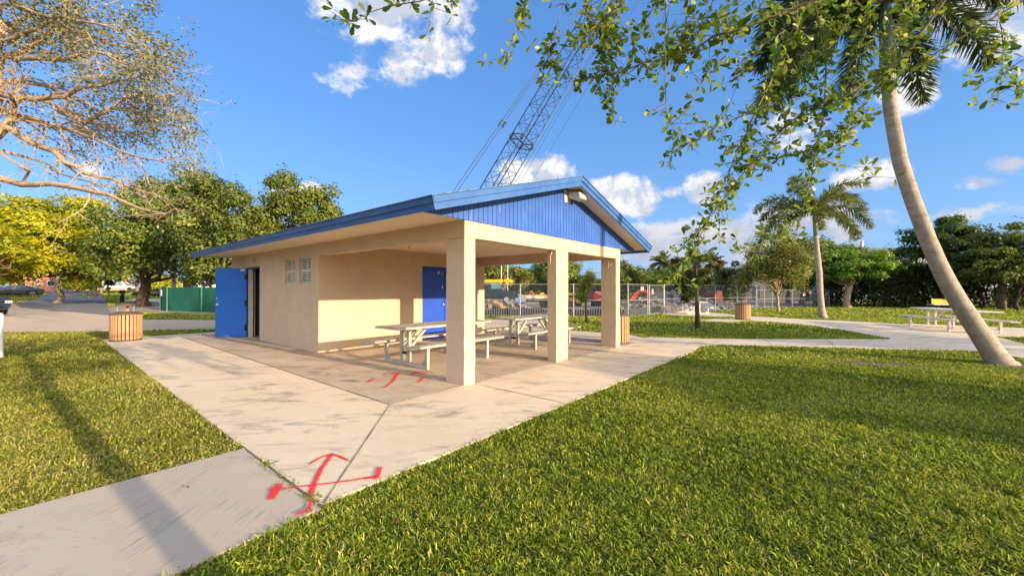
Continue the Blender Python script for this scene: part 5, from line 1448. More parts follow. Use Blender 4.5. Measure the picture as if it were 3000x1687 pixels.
# ---- park side
tree('rounded olive green young tree with fine leaves in the open lawn', gp(2274, 913), 5.6, (2.75, 2.5, 2.35), 'olive', 'barkpale', seed=81, nk=90, per=170, lsize=.12, trunk=.10, flat=.9, name='young_tree', zc=3.25, rk=.26, open_=.25, shell=.1)
tree('bright green layered tree with a curved pale trunk before the hedge', gp(2484, 900), 5.4, (3.6, 3.0, 1.7), 'bright', 'barkpale', seed=82, nk=60, per=150, lsize=.2, trunk=.26, tiers=4, name='layered_tree', zc=3.45, lean=(.6, 0), rk=.28)
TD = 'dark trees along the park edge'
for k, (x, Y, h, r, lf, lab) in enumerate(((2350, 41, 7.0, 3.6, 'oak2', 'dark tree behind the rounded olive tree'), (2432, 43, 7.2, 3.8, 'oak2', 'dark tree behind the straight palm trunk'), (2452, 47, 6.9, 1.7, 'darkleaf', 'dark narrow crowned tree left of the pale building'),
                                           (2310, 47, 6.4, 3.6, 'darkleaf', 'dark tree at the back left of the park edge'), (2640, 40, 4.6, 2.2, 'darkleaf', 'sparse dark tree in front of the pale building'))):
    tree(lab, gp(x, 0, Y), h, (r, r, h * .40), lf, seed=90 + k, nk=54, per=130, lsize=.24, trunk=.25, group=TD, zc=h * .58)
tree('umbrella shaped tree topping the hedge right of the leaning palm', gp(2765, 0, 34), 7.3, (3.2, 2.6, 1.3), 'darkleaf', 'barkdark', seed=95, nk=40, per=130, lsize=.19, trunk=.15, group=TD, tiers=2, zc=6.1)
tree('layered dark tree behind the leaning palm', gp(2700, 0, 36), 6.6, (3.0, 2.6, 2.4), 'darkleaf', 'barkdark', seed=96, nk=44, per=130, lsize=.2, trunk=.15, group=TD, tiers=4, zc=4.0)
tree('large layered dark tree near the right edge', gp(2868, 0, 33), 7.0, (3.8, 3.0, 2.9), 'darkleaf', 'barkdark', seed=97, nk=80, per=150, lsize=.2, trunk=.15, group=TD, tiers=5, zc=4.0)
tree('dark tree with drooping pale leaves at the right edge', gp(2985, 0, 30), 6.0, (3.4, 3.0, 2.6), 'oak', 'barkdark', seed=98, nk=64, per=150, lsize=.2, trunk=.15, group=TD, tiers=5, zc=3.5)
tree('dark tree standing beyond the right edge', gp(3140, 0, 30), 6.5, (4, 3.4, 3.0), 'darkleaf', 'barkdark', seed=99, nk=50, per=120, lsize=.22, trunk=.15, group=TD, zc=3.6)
# low scrub closing the back of the building site
rng = np.random.default_rng(321); n = 150
cs = np.stack([rng.uniform(-16, 34, n), rng.uniform(50, 53, n), rng.uniform(.2, 2.0, n)], 1); cs[:, 1] += np.clip(cs[:, 0] - 14, 0, 30) * .35
V, F, A = clumps_crown(cs, rng.uniform(.6, 1.1, n), 90, .3, rng, flat=.9)
tag(npmesh('scrub', V, F, M['darkleaf'], rnd=A, kind='stuff'), 'low dark scrub growing along the back of the building site', 'scrub')
# dense shaded hedge closing the lawn on the right
rng = np.random.default_rng(123)
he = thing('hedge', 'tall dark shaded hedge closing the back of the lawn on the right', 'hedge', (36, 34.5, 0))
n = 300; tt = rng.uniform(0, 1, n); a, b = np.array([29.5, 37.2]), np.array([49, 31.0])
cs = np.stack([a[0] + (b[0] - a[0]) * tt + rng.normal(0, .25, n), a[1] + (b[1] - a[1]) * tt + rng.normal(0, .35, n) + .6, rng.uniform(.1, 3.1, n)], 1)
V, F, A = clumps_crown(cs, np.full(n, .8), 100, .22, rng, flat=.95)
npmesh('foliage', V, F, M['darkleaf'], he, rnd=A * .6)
mb = MB()
for i in range(40):
    t_ = i / 39; p = a + (b - a) * t_; mb.tube([Vector((p[0], p[1] + .6, -.1)), Vector((p[0] + rng.normal(0, .3), p[1] + .6, 1.4)), Vector((p[0] + rng.normal(0, .5), p[1] + .6, 2.8))], [.07, .05, .02], 5)
mb.build('stems', M['barkdark'], he)

# ------------------------------------------------------------------ palms
def frond(rng, root, d0, L, droop, leaf, spread=1.0, nl=110, width=.022, plum=True, tipcurl=0):
    """arching rachis with leaflets standing all round it (foxtail) or in two ranks"""
    n = 14; p = np.array(root, float); d = unit(np.array(d0, float)); pts = [p.copy()]
    for i in range(n):
        d = unit(d + np.array([0, 0, -droop / n * (.5 + 1.5 * i / n)])); p = p + d * L / n; pts.append(p.copy())
    pts = np.array(pts)
    t = np.sort(rng.uniform(.10, 1.0, nl)); f = t * n; i0 = np.minimum(f.astype(int), n - 1); fr = (f - i0)[:, None]
    c = pts[i0] * (1 - fr) + pts[i0 + 1] * fr
    dv = unit(pts[i0 + 1] - pts[i0])
    a = unit(np.cross(dv, np.array([0, 0, 1.0]))); b = unit(np.cross(a, dv))
    if plum: ph = rng.uniform(0, 2 * math.pi, nl)
    else: ph = np.where(rng.random(nl) < .5, 0, math.pi) + rng.normal(.35, .25, nl) * np.where(rng.random(nl) < .5, 1, 1)
    o = a * np.cos(ph)[:, None] + b * np.sin(ph)[:, None]
    ll = leaf * (np.sin(np.clip(t * 1.02, 0, 1) * math.pi) ** .45 * .8 + .25) * rng.uniform(.8, 1.15, nl)
    dirv = unit(o * spread + dv * .75 + np.array([0, 0, -.12]))
    tip = c + dirv * ll[:, None] + np.array([0, 0, -.12]) * ll[:, None]
    mid = c + dirv * ll[:, None] * .5
    s = unit(np.cross(dirv, rng.normal(0, 1, (nl, 3)))) * width / 2
    V = np.stack([c - s * .7, c + s * .7, mid + s, tip, mid - s], 1).reshape(-1, 3)
    F = np.arange(nl * 5).reshape(nl, 5)
    return pts, V, F

def palm(label, trunk_pts, trunk_r, shaft_pts, shaft_r, fronds, L, leaf, mat, seed, nl, width, name='foxtail_palm', barkm='palmbark', group=None, plum=True, rr=.03):
    rng = np.random.default_rng(seed)
    t = thing(name, label, 'palm', trunk_pts[0], 0, group)
    mb = MB(); mb.tube(trunk_pts, trunk_r, 20); mb.build('trunk', M[barkm], t, smooth=True)
    if shaft_pts: mb = MB(); mb.tube(shaft_pts, shaft_r, 14); mb.build('crownshaft', M['crownshaft'], t, smooth=True)
    root = np.array((shaft_pts or trunk_pts)[-1])
    for (az, el, dr, sc) in fronds:
        d0 = (math.cos(el) * math.cos(az), math.cos(el) * math.sin(az), math.sin(el))
        pts, V, F = frond(rng, root, d0, L * sc, dr, leaf, nl=nl, width=width, plum=plum)
        base = rng.uniform(.25, .65)
        r_ = np.clip(rng.normal(base, .18, nl), 0, 1)
        f = npmesh('frond', V, F, M[mat], t, rnd=np.repeat(r_, 5))
        mb = MB(); mb.tube([Vector(p) for p in pts], [rr * (1 - .85 * i / (len(pts) - 1)) for i in range(len(pts))], 6); mb.build('rachis', M['palmleaf2'], f)
    return t
M['palmleaf2'] = surf('palmleaf2', (.13, .13, .05), (.2, .19, .08), sc=5, rough=.6)
GF = 'foxtail palms in the lawn'
# leaning palm on the right: centres surveyed, standing about 7.9 m out
sp = [(2938, 1076, .235), (2905, 1028, .205), (2873, 980, .190), (2838, 928, .180), (2804, 876, .172), (2774, 824, .166), (2748, 772, .160), (2717, 700, .154), (2676, 592, .148), (2653, 525, .146), (2637, 472, .144), (2617, 367, .138), (2606, 300, .130), (2603, 268, .118)]
YP = 7.95
tp = [at(x, y, Y=YP) for x, y, r in sp]; tp[0].z = -.05
tp = [tp[0] + Vector((.02, 0, -.03))] + tp
trr = [sp[0][2] * 1.0] + [r * .86 for x, y, r in sp]
sh = [at(2603, 268, Y=YP), at(2601, 230, Y=YP), at(2598, 160, Y=YP), at(2596, 80, Y=YP), at(2595, 10, Y=YP)]
fr = [(2.9, .25, 1.5, .9), (3.4, .0, 1.3, 1.0), (2.55, -.1, 1.25, .9), (3.9, .35, 1.6, 1.0), (4.5, .1, 1.5, 1.0), (5.2, .3, 1.6, .95), (5.75, .15, 1.3, 1.05), (.15, .3, 1.5, 1.0), (.55, .0, 1.2, .95), (1.1, .35, 1.6, 1.0), (1.9, .2, 1.4, .9), (3.15, .55, 1.9, 1.0), (.0, .8, 1.8, .9), (2.2, .9, 1.6, .8)]
palm('near foxtail palm with a leaning smooth grey trunk at the right', tp, trr, sh, [.118, .125, .115, .10, .08], fr, 3.1, .52, 'palmleaf', 5, 620, .026, group=GF)
p2 = gp(2410, 929)
s2 = [(2411, 931, .24), (2409, 921, .19), (2407, 905, .15), (2403, 860, .14), (2400, 800, .148), (2394, 740, .128), (2391, 700, .11), (2390, 690, .10)]
tp = [at(x, y, Y=21.4) for x, y, r in s2]; tp[0].z = -.05
fr = [(3.0, .75, 1.7, 1.0), (3.3, .4, 1.7, 1.0), (2.7, .1, 1.6, .95), (3.6, 1.15, 1.9, .9), (2.2, .7, 1.7, .9), (.1, .8, 1.75, 1.05), (.25, .3, 1.8, 1.05), (6.0, 1.1, 1.7, .9), (.9, .7, 1.7, .9), (4.7, .8, 2.0, .8), (4.2, .2, 1.7, .8), (5.3, .3, 1.8, .85), (1.6, 1.2, 1.6, .8), (3.1, -.1, 1.4, .85), (6.1, -.05, 1.4, .8)]
palm('straight foxtail palm in the lawn beyond the walkway', tp, [r for x, y, r in s2], [at(2390, 690, Y=21.4), at(2389, 665, Y=21.4), at(2386, 618, Y=21.4)], [.105, .11, .08], fr, 3.5, .50, 'palmdry', 6, 300, .036, group=GF)
for k, (x, ytop, Y, lab) in enumerate(((1943, 772, 62, 'left of two distant date palms behind the site'), (2087, 772, 62, 'right of two distant date palms behind the site'))):
    b_ = gp(x, 0, Y); tz = at(x, ytop, Y=Y).z; rg = np.random.default_rng(70 + k)
    fr = [(rg.uniform(0, 6.28), el, .9 + rg.uniform(0, .5), rg.uniform(.85, 1.1)) for el in np.linspace(1.45, -.75, 42)]
    palm(lab, [b_, b_ + Vector((.05, 0, tz * .5)), Vector((b_.x, Y, tz))], [.3, .24, .28], None, None, fr, 2.2, .55, 'datepalm', 71 + k, 120, .085, name='date_palm', barkm='bark', group='distant date palms', plum=False)
b_ = gp(2935, 0, 31)
palm('palm with stiff upright fronds rising out of the trees at the right edge', [b_, b_ + Vector((0, 0, 2.5)), b_ + Vector((0, 0, 4.6))], [.25, .2, .2], None, None, [(2.8, 1.3, .3, .9), (3.1, 1.1, .4, 1.0), (.2, .85, .3, 1.1), (.1, .65, .3, 1.15), (.3, .45, .4, 1.1), (2.9, .6, .8, .9), (4.5, .8, .8, .8), (5.5, .5, .8, .9)], 2.4, .38, 'palmdry', 77, 110, .05, name='feather_palm', barkm='bark', plum=False)

# ------------------------------------------------------------------ pine sapling and slim sapling
def needles(rng, c, n, L, up, w=.006, axis=None):
    d = unit(rng.normal(0, 1, (n, 3)) + np.array(up))
    p = np.array(c) + rng.normal(0, .03, (n, 3)); m = p + d * L * .55 ; l = L * rng.uniform(.7, 1.2, n)[:, None]
    tip = p + d * l + np.array([0, 0, -.10]) * l; m = p + d * l * .5
    s = unit(np.cross(d, rng.normal(0, 1, (n, 3)))) * w
    return np.stack([p - s * .6, p + s * .6, m + s, tip, m - s], 1).reshape(-1, 3)
rng = np.random.default_rng(9)
b_ = gp(2044, 960); pn = thing('pine_sapling', 'young pine with a dark straight trunk and shaggy needle tufts', 'pine tree', b_)
hz_ = lambda y: at(2040, y, Y=15.45).z
mb = MB(); axp = [b_ - Vector((0, 0, .08)), Vector((b_.x - .02, b_.y, .9)), Vector((b_.x - .05, b_.y, 1.8)), Vector((b_.x - .07, b_.y, 2.6)), Vector((b_.x - .08, b_.y, 3.25))]
mb.tube(axp, [.10, .075, .06, .035, .012], 10)
Vn, rn = [], []
X = lambda px: at(px, 850, Y=15.45).x
brs = [(2020, 876, .4), (2008, 848, .2), (1990, 842, .1), (1986, 822, 0), (2006, 812, .3), (2024, 830, -.4), (2004, 800, -.3), (1992, 775, .3), (2015, 786, .2), (2022, 764, -.2), (2062, 800, .1), (2068, 822, -.3), (2056, 780, .4), (2030, 745, .1), (2052, 760, -.2), (1984, 765, .2), (2040, 815, .5), (2040, 800, -.6), (2026, 850, .5), (2014, 862, -.3), (2070, 806, .5)]
for (x, y, dy) in brs:
    e = Vector((X(x), b_.y + dy, hz_(y))); s0 = Vector((b_.x - .05, b_.y, max(.6, e.z - .12 - .3 * abs(e.x - b_.x))))
    mb.tube(curve(s0, e, (0, 0, -.06), rng, 5), [.03, .024, .018, .014, .008], 5)
    for q in (.72, .9, 1.0):
        c = np.array(s0) * (1 - q) + np.array(e) * q
        Vn.append(needles(rng, c, 120, .27, unit(np.array(e - s0)) * .6 + np.array([0, 0, .25]))); rn.append(np.repeat(np.clip(rng.normal(.45 + .15 * q, .2, 120), 0, 1), 5))
for x, y in ((2040, 720), (2031, 728), (2050, 732), (1985, 738), (1998, 752)):
    e = Vector((X(x), b_.y, hz_(y))); mb.tube([e - Vector((0, 0, .45)), e], [.014, .005], 5)
    Vn.append(needles(rng, np.array(e) - np.array([0, 0, .3]), 110, .2, (0, 0, .5))); rn.append(np.repeat(np.clip(rng.normal(.4, .2, 110), 0, 1), 5))
mb.build('trunk', M['barkdark'], pn, smooth=True)
V = np.concatenate(Vn); npmesh('needles', V, np.arange(len(V)).reshape(-1, 5), M['pineleaf'], pn, rnd=np.concatenate(rn))

b_ = gp(1719, 944); sl_ = thing('slim_sapling', 'slim drooping sapling with a thin dark stem between middle and far columns', 'sapling', b_)
mb = MB(); xs = lambda px, py: at(px, py, Y=18)
mb.tube([b_, xs(1716, 905), xs(1717, 870), xs(1722, 838), xs(1724, 812), xs(1722, 796)], [.06, .045, .035, .03, .02, .008], 8)
mb.tube([xs(1718, 862), xs(1722, 830), xs(1728, 805)], [.02, .015, .008], 6); mb.build('trunk', M['barkdark'], sl_, smooth=True)
Vn, rn = [], []
for x, y in [(1724, 800), (1728, 806), (1719, 812), (1726, 818), (1716, 824), (1722, 830), (1712, 836), (1718, 842), (1708, 846), (1714, 852), (1704, 858), (1710, 864), (1702, 868), (1708, 874), (1712, 872), (1700, 862)]:
    Vn.append(needles(rng, np.array(xs(x, y)) + rng.normal(0, .05, 3), 70, .3, (-.2, 0, -.7), w=.012)); rn.append(np.repeat(np.clip(rng.normal(.5, .25, 70), 0, 1), 5))
V = np.concatenate(Vn); npmesh('foliage', V, np.arange(len(V)).reshape(-1, 5), M['olive'], sl_, rnd=np.concatenate(rn))

# ------------------------------------------------------------------ big sprawling tree at the left
rng = np.random.default_rng(31)
big = thing('sprawling_tree', 'large sprawling pale barked tree with thin foliage reaching in from the left', 'tree', (-15.6, 11.2, 0))
Z = lambda x, y, dep: at(x / 1.719, y / 1.719, Y=dep)
bark_mb = MB(); tips = []
fork = Vector((-14.9, 11.2, 5.6))
bark_mb.tube([Vector((-15.6, 11.2, -.2)), Vector((-15.5, 11.2, 1.2)), Vector((-15.3, 11.2, 3.2)), fork], [.40, .30, .26, .22], 14)
bark_mb.tube([fork, fork + Vector((-.5, .4, 1.6)), fork + Vector((-1.4, .8, 3.4))], [.2, .15, .05], 9)
bark_mb.tube([fork, fork + Vector((-.8, -.5, 1.0)), fork + Vector((-2.6, -.8, 2.0))], [.16, .12, .04], 9)
limbs = [([(0, 660), (60, 600), (68, 540), (60, 480), (110, 420)], .20, .0), ([(0, 540), (60, 575), (150, 600), (250, 640), (350, 650), (450, 660), (560, 700), (640, 790)], .13, .3),
         ([(0, 470), (60, 490), (200, 500), (330, 490), (430, 440), (520, 430), (640, 400), (720, 380)], .14, -.8), ([(0, 410), (100, 410), (220, 430), (300, 470), (420, 510), (520, 580), (600, 520), (700, 580)], .11, .9),
         ([(0, 290), (100, 265), (180, 205), (250, 170), (310, 150), (420, 170), (550, 220), (700, 260), (800, 300)], .15, .5), ([(70, 300), (200, 295), (330, 305), (400, 265), (520, 270), (650, 330), (800, 420)], .10, -1.2),
         ([(40, 640), (180, 730), (270, 760), (330, 820), (420, 870), (560, 900), (700, 960), (800, 980)], .15, -.5), ([(-30, 890), (110, 930), (250, 925), (400, 950), (560, 985), (700, 1050), (820, 1075), (870, 1070)], .14, -1.5),
         ([(300, 560), (430, 620), (480, 590), (560, 545), (640, 480), (740, 500), (900, 470), (1000, 510)], .10, .6), ([(0, 100), (60, 130), (120, 100), (160, 30), (200, -60)], .12, 1.0), ([(0, 200), (80, 190), (200, 140), (300, 60), (340, -30)], .12, -.6),
         ([(250, 170), (350, 100), (430, 60), (500, 20)], .07, .2), ([(520, 270), (620, 300), (720, 400), (820, 500), (900, 600)], .06, .9), ([(350, 650), (480, 700), (600, 760), (740, 800), (880, 830)], .07, -1.0),
         ([(560, 545), (680, 560), (800, 600), (920, 640)], .06, -.2), ([(0, 760), (120, 790), (260, 850), (380, 900), (520, 950)], .08, 1.3), ([(200, 500), (320, 560), (450, 590), (600, 650), (720, 720), (850, 760)], .07, 1.4), ([(0, 20), (120, 40), (260, 90), (400, 110), (560, 140), (640, 170)], .09, -1.4)]
def grow(p, d, L, r, lev):
    n = 5; pts = [Vector(p)]; dv = Vector(d).normalized()
    for i in range(n):
        dv = (dv + Vector(rng.normal(0, .22, 3)) + Vector((0, 0, -.05))).normalized(); pts.append(pts[-1] + dv * L / n)
    bark_mb.tube(pts, [max(.004, r * (1 - .75 * i / n)) for i in range(n + 1)], 5 if lev == 1 else 4, cap=False)
    if lev >= 2: tips.append((pts[-1], pts[2]))
    if lev < 3:
        for k in range(3 if lev == 1 else 2):
            i = int(rng.integers(1, n + 1)); dd = (dv + Vector(rng.normal(0, .75, 3))).normalized()
            grow(pts[i], dd, L * rng.uniform(.45, .75), r * .5, lev + 1)
for pts2, r0, dz in limbs:
    n = len(pts2); pts = [Z(x, y, 11.2 + dz * i / (n - 1) * 1.6) for i, (x, y) in enumerate(pts2)]
    if pts2[0][0] <= 40: pts = [fork.lerp(pts[0], .3)] + pts
    rad = [max(.014, r0 * .72 * (1 - .85 * i / (len(pts) - 1))) for i in range(len(pts))]
    fine, fr_ = [], []
    for i in range(len(pts) - 1):
        for q in (0, .5):
            fine.append(pts[i].lerp(pts[i + 1], q) + Vector(rng.normal(0, .03, 3)) * (1 if q else 0)); fr_.append(rad[i] * (1 - q) + rad[i + 1] * q)
    fine.append(pts[-1]); fr_.append(rad[-1])
    bark_mb.tube(fine, fr_, 8, cap=False)
    for i in range(2, len(fine)):
        if pts2[0][1] > 700 and rng.random() < .5: continue
        for _ in range(1):
            d = (fine[i] - fine[i - 1]).normalized() + Vector(rng.normal(0, .7, 3)) + Vector((.15, 0, -.02))
            if 1500 + FOC * fine[i].x / fine[i].y < 540: grow(fine[i], d, rng.uniform(.6, 1.25), fr_[i] * .45 + .004, 1)
bark_mb.build('trunk', M['barkpale'], big, smooth=True)
# leaves gather towards the top and the outer rim
Pl = []
for tip, mid in tips:
    px = 1500 + FOC * tip.x / tip.y; py = 850 - FOC * (tip.z - H) / tip.y
    if px > 610 + .12 * (py - 300) and rng.random() < .85: continue
    rim = (max(px, 0) / 600) ** 1.3 * .9 + max(0, (260 - py) / 260) * .9
    m = int(min(max(rim, .12), 1.3) * (27 if py < 430 else 9) * rng.uniform(.2, 1.5))
    if m: c = np.array(tip) * .75 + np.array(mid) * .25; Pl.append(c + rng.normal(0, .14, (m, 3)))
Pl = np.concatenate(Pl)
V, F = leaf_quads(Pl, np.array([.2, -.1, .7]) + np.zeros_like(Pl), .088, aspect=.6, rng=rng, jitter=.6)
npmesh('crown', V, F, M['olivegrey'], big, rnd=np.repeat(np.clip(rng.normal(.45, .22, len(Pl)), 0, 1), 4))

# ------------------------------------------------------------------ tree standing beside the viewer, its branches hanging into the top of the view
rng = np.random.default_rng(77)
ov = thing('overhanging_tree', 'tree beside the viewer whose leafy thorny branches hang across the top right', 'tree', (3.05, -1.28, 0))
tr = MB(); hub = Vector((3.0, -1.1, 3.7))
tr.tube([Vector((3.05, -1.28, -.1)), Vector((3.06, -1.28, .6)), Vector((3.02, -1.25, 2.2)), hub], [.14, .092, .085, .08], 12)
BR = [  # points in the view, distance at start and end, radius, leafiness
    ([(2335, -40), (2335, 94), (2294, 157), (2252, 252), (2210, 336), (2173, 420), (2131, 514), (2068, 655), (2030, 740), (1990, 790), (1966, 815)], 2.2, 2.7, .010, 1.0),
    ([(2790, -30), (2682, 121), (2603, 210), (2472, 283), (2367, 315), (2294, 378), (2236, 440), (2173, 514), (2105, 603), (2026, 708)], 2.0, 2.6, .011, 1.2),
    ([(2385, -30), (2388, 31), (2420, 105), (2420, 220), (2414, 336), (2388, 446), (2378, 524), (2346, 629), (2325, 724)], 2.3, 2.5, .011, 1.2),
    ([(2330, 682), (2290, 700), (2230, 715), (2173, 738)], 2.5, 2.5, .005, .5),
    ([(3040, -20), (2891, 63), (2776, 136), (2671, 199), (2608, 246), (2540, 275), (2472, 296)], 1.9, 2.4, .009, .55),
    ([(2925, 40), (2936, 100), (2939, 157), (2932, 241), (2921, 304)], 2.0, 2.0, .004, .7), ([(3040, 160), (2990, 180), (2945, 212)], 1.9, 2.0, .005, .8), ([(3030, 250), (3000, 262), (2975, 268)], 1.9, 1.9, .004, .8),
    ([(1952, -40), (1950, 104), (1949, 242), (1952, 328), (1966, 366), (1994, 425)], 2.0, 2.2, .007, .45),
    ([(2440, -20), (2262, 52), (2150, 92), (2090, 107), (2021, 155), (1960, 170), (1883, 186), (1814, 214), (1745, 221), (1690, 240)], 1.9, 2.3, .013, 1.25),
    ([(1860, -40), (1815, 17), (1760, 60), (1730, 95), (1690, 120)], 2.0, 2.1, .008, 1.6), ([(1820, -40), (1790, 60), (1790, 130), (1780, 180)], 2.1, 2.2, .007, 1.3),
    ([(1795, 100), (1790, 224), (1790, 276), (1799, 355)], 2.2, 2.2, .004, .45), ([(1790, 70), (1775, 140), (1765, 190), (1753, 258)], 2.2, 2.3, .004, .7),
    ([(1665, -30), (1655, 0), (1635, 62), (1614, 131), (1604, 166), (1586, 242)], 2.2, 2.3, .005, .8), ([(1555, -30), (1545, 0), (1531, 35), (1517, 86), (1497, 145), (1479, 190)], 2.2, 2.2, .005, .9),
    ([(1300, -20), (1230, 5), (1180, 12), (1130, 22), (1080, 38), (1040, 62), (1013, 68)], 1.9, 2.0, .006, .5), ([(1270, -20), (1264, 25), (1258, 60), (1254, 100)], 2.0, 2.0, .003, .3), ([(1315, -15), (1325, 3), (1332, 8)], 2.0, 2.0, .003, .6),
    ([(2260, 300), (2200, 331), (2107, 366), (2049, 411), (1994, 428), (1966, 452)], 2.4, 2.5, .006, .9), ([(2260, 270), (2220, 330), (2187, 414), (2150, 500), (2120, 560)], 2.5, 2.6, .006, .9),
    ([(2180, -30), (2152, 69), (2114, 138), (2076, 207), (2038, 276), (2000, 345)], 2.2, 2.3, .006, .6), ([(2100, -30), (2073, 45), (2038, 86), (1970, 148), (1930, 165)], 2.1, 2.2, .006, 1.0),
    ([(2500, -30), (2480, 60), (2440, 130), (2380, 190), (2330, 270), (2290, 330)], 2.3, 2.5, .008, 1.3), ([(2700, -30), (2640, 100), (2590, 200), (2560, 260), (2500, 340), (2440, 400)], 2.2, 2.5, .008, 1.2),
    ([(2420, 420), (2470, 400), (2520, 360), (2560, 330)], 2.5, 2.5, .005, 1.0), ([(2390, 460), (2440, 478), (2500, 490), (2560, 520)], 2.5, 2.5, .004, .35), ([(2410, 440), (2350, 450), (2290, 460), (2250, 480), (2235, 500)], 2.5, 2.5, .005, .9),
    ([(2300, 90), (2240, 130), (2180, 190), (2160, 240)], 2.3, 2.4, .006, 1.2), ([(1940, -30), (1905, 40), (1880, 100), (1850, 150)], 2.1, 2.2, .006, 1.3), ([(2260, -30), (2220, 30), (2160, 60), (2110, 70)], 2.1, 2.1, .006, 1.3),
    ([(1700, -30), (1720, 30), (1745, 80), (1775, 110)], 2.1, 2.2, .005, 1.3), ([(2020, -30), (2010, 60), (1990, 130), (1975, 190)], 2.2, 2.2, .005, 1.0), ([(2560, -40), (2545, 40), (2520, 110), (2490, 170)], 2.2, 2.3, .006, 1.3),
    ([(2620, -40), (2660, 30), (2640, 110), (2610, 180)], 2.1, 2.2, .006, 1.0), ([(2090, 560), (2100, 600), (2110, 640), (2106, 690)], 2.6, 2.6, .004, .7), ([(2068, 655), (2030, 690), (2000, 720), (1970, 728)], 2.6, 2.6, .004, .8)]
LV, LA = [], []
def rosette(c, d, n, L):
    dirs = unit(rng.normal(0, 1, (n, 3)) + np.array(d) * .6 + np.array([0, 0, .05]))
    l = L * rng.uniform(.55, 1.25, n)[:, None]
    s = unit(np.cross(dirs, rng.normal(0, 1, (n, 3)))); nn_ = np.cross(dirs, s)
    w = l * .21
    b = np.array(c) + dirs * .006
    curl = nn_ * l * rng.uniform(-.12, .12, n)[:, None]
    LV.append(np.stack([b, b + dirs * l * .45 + s * w * .75 + curl, b + dirs * l * .8 + s * w + curl * .6, b + dirs * l, b + dirs * l * .8 - s * w + curl * .6, b + dirs * l * .45 - s * w * .75 + curl], 1).reshape(-1, 3))
    LA.append(np.repeat(np.clip(rng.normal(.5, .22, n), 0, 1), 6))
for pts2, d0, d1, r0, lf in BR:
    n = len(pts2); pts = [at(x, y, Y=d0 + (d1 - d0) * i / (n - 1)) for i, (x, y) in enumerate(pts2)]
    if pts2[0][1] < 0:
        up = pts[0] + Vector((.15, -.5, .35)); pts = [hub.lerp(up, .55) + Vector((0, 0, .35)), up] + pts
    rad = [max(.0014, r0 * .72 * (1 - .82 * i / (len(pts) - 1))) for i in range(len(pts))]
    tr.tube(pts, rad, 6, cap=False)
    i_start = 2 if pts2[0][1] < 0 else 0
    seg = sum((pts[i + 1] - pts[i]).length for i in range(i_start, len(pts) - 1))
    m = max(3, int(seg / .0125 * lf))
    for _ in range(m):
        i = int(rng.integers(i_start, len(pts) - 1)); q = rng.random(); c = pts[i].lerp(pts[i + 1], q); ax_ = (pts[i + 1] - pts[i]).normalized()
        sd = (ax_ * .5 + Vector(rng.normal(0, .8, 3)))
        if rng.random() < .5:
            e = c + sd.normalized() * rng.uniform(.03, .13); tr.tube([c, e], [.0022, .001], 3, cap=False)
            if rng.random() < .75: rosette(e, sd, int(rng.integers(3, 7)), .05)
        else: rosette(c, sd, int(rng.integers(2, 6)), .05)
    rosette(pts[-1], pts[-1] - pts[-2], 4, .04)
# main limbs and the crown above and behind the viewer
limb_pts = []
for e in ((1.9, 1.6, 3.9), (3.4, 1.4, 3.9), (.6, 1.3, 3.8), (4.8, -.6, 4.3), (2.0, -2.8, 4.4), (1.0, -1.6, 4.3), (4.2, -2.6, 4.6), (3.0, -1.2, 4.9)):
    c = curve(hub, e, (0, 0, .25), rng, 6, .05); tr.tube(c, [.08, .065, .05, .04, .03, .018], 7); limb_pts.append(c)
tr.build('trunk', M['twig'], ov, smooth=True)
V = np.concatenate(LV); F6 = np.arange(len(V)).reshape(-1, 6)
npmesh('hanging_leaves', V, F6, M['overleaf'], ov, rnd=np.concatenate(LA))
cs = np.array([(x, y, z) for x, y, z in zip(rng.uniform(.3, 4.2, 40), rng.uniform(-2.6, .6, 40), rng.uniform(2.6, 4.3, 40))])
V, F, A = clumps_crown(cs, rng.uniform(.35, .7, 40), 48, .11, rng, flat=.7, shell=.2)
npmesh('crown', V, F, M['overleaf'], ov, rnd=A)
# a second tree out of the frame, up-sun, that shades part of the lawn
tree('shade tree out to the right of the view', (19.9, -4.9, 0), 5.2, (1.7, 1.7, 1.0), 'oak2', seed=140, nk=34, per=150, lsize=.2, trunk=.14, zc=3.9)
q = Vector((13.9, 1.05, 0)); lp_ = thing('light_pole', 'tall slim light pole standing out to the right of the view', 'light pole', q)
mb = MB(); mb.tube([q - Vector((0, 0, .1)), q + Vector((0, 0, 10))], [.13, .08], 10); mb.build('shaft', M['galv'], lp_)
mb = MB(); mb.bar(q + Vector((0, 0, 9.95)), q + Vector((1.4, .4, 10.1)), .16, .1); mb.build('lamp_head', M['galv'], lp_)
tree('second shade tree further out to the right', (32.4, -2.6, 0), 8, (3.4, 3.4, 1.2), 'oak2', seed=141, nk=40, per=150, lsize=.24, trunk=.16, zc=6.4)
# ------------------------------------------------------------------ camera, sky, sun
cam = bpy.data.cameras.new('camera'); co = bpy.data.objects.new('camera', cam); COL.objects.link(co)
cam.sensor_fit = 'HORIZONTAL'; cam.sensor_width = 36; cam.lens = 36 * FOC / 3000; cam.clip_end = 6000; cam.clip_start = .05
fwd = Vector((0, math.cos(PIT), math.sin(PIT))); up0 = Vector((0, -math.sin(PIT), math.cos(PIT))); rt0 = Vector((1, 0, 0))
c, s = math.cos(ROL), math.sin(ROL)
# axes of the picture, as used by ray()
rt = rt0 * c + up0 * s
upv = -rt0 * s + up0 * c
rt = Vector(ray(2500, 843.5)) - Vector(ray(1500, 843.5)); rt.normalize()
upv = Vector(ray(1500, 0)) - Vector(ray(1500, 843.5)); upv.normalize()
fw = Vector(ray(1500, 843.5)).normalized()
co.matrix_world = Matrix(((rt.x, upv.x, -fw.x, 0), (rt.y, upv.y, -fw.y, 0), (rt.z, upv.z, -fw.z, H), (0, 0, 0, 1)))
scn.camera = co

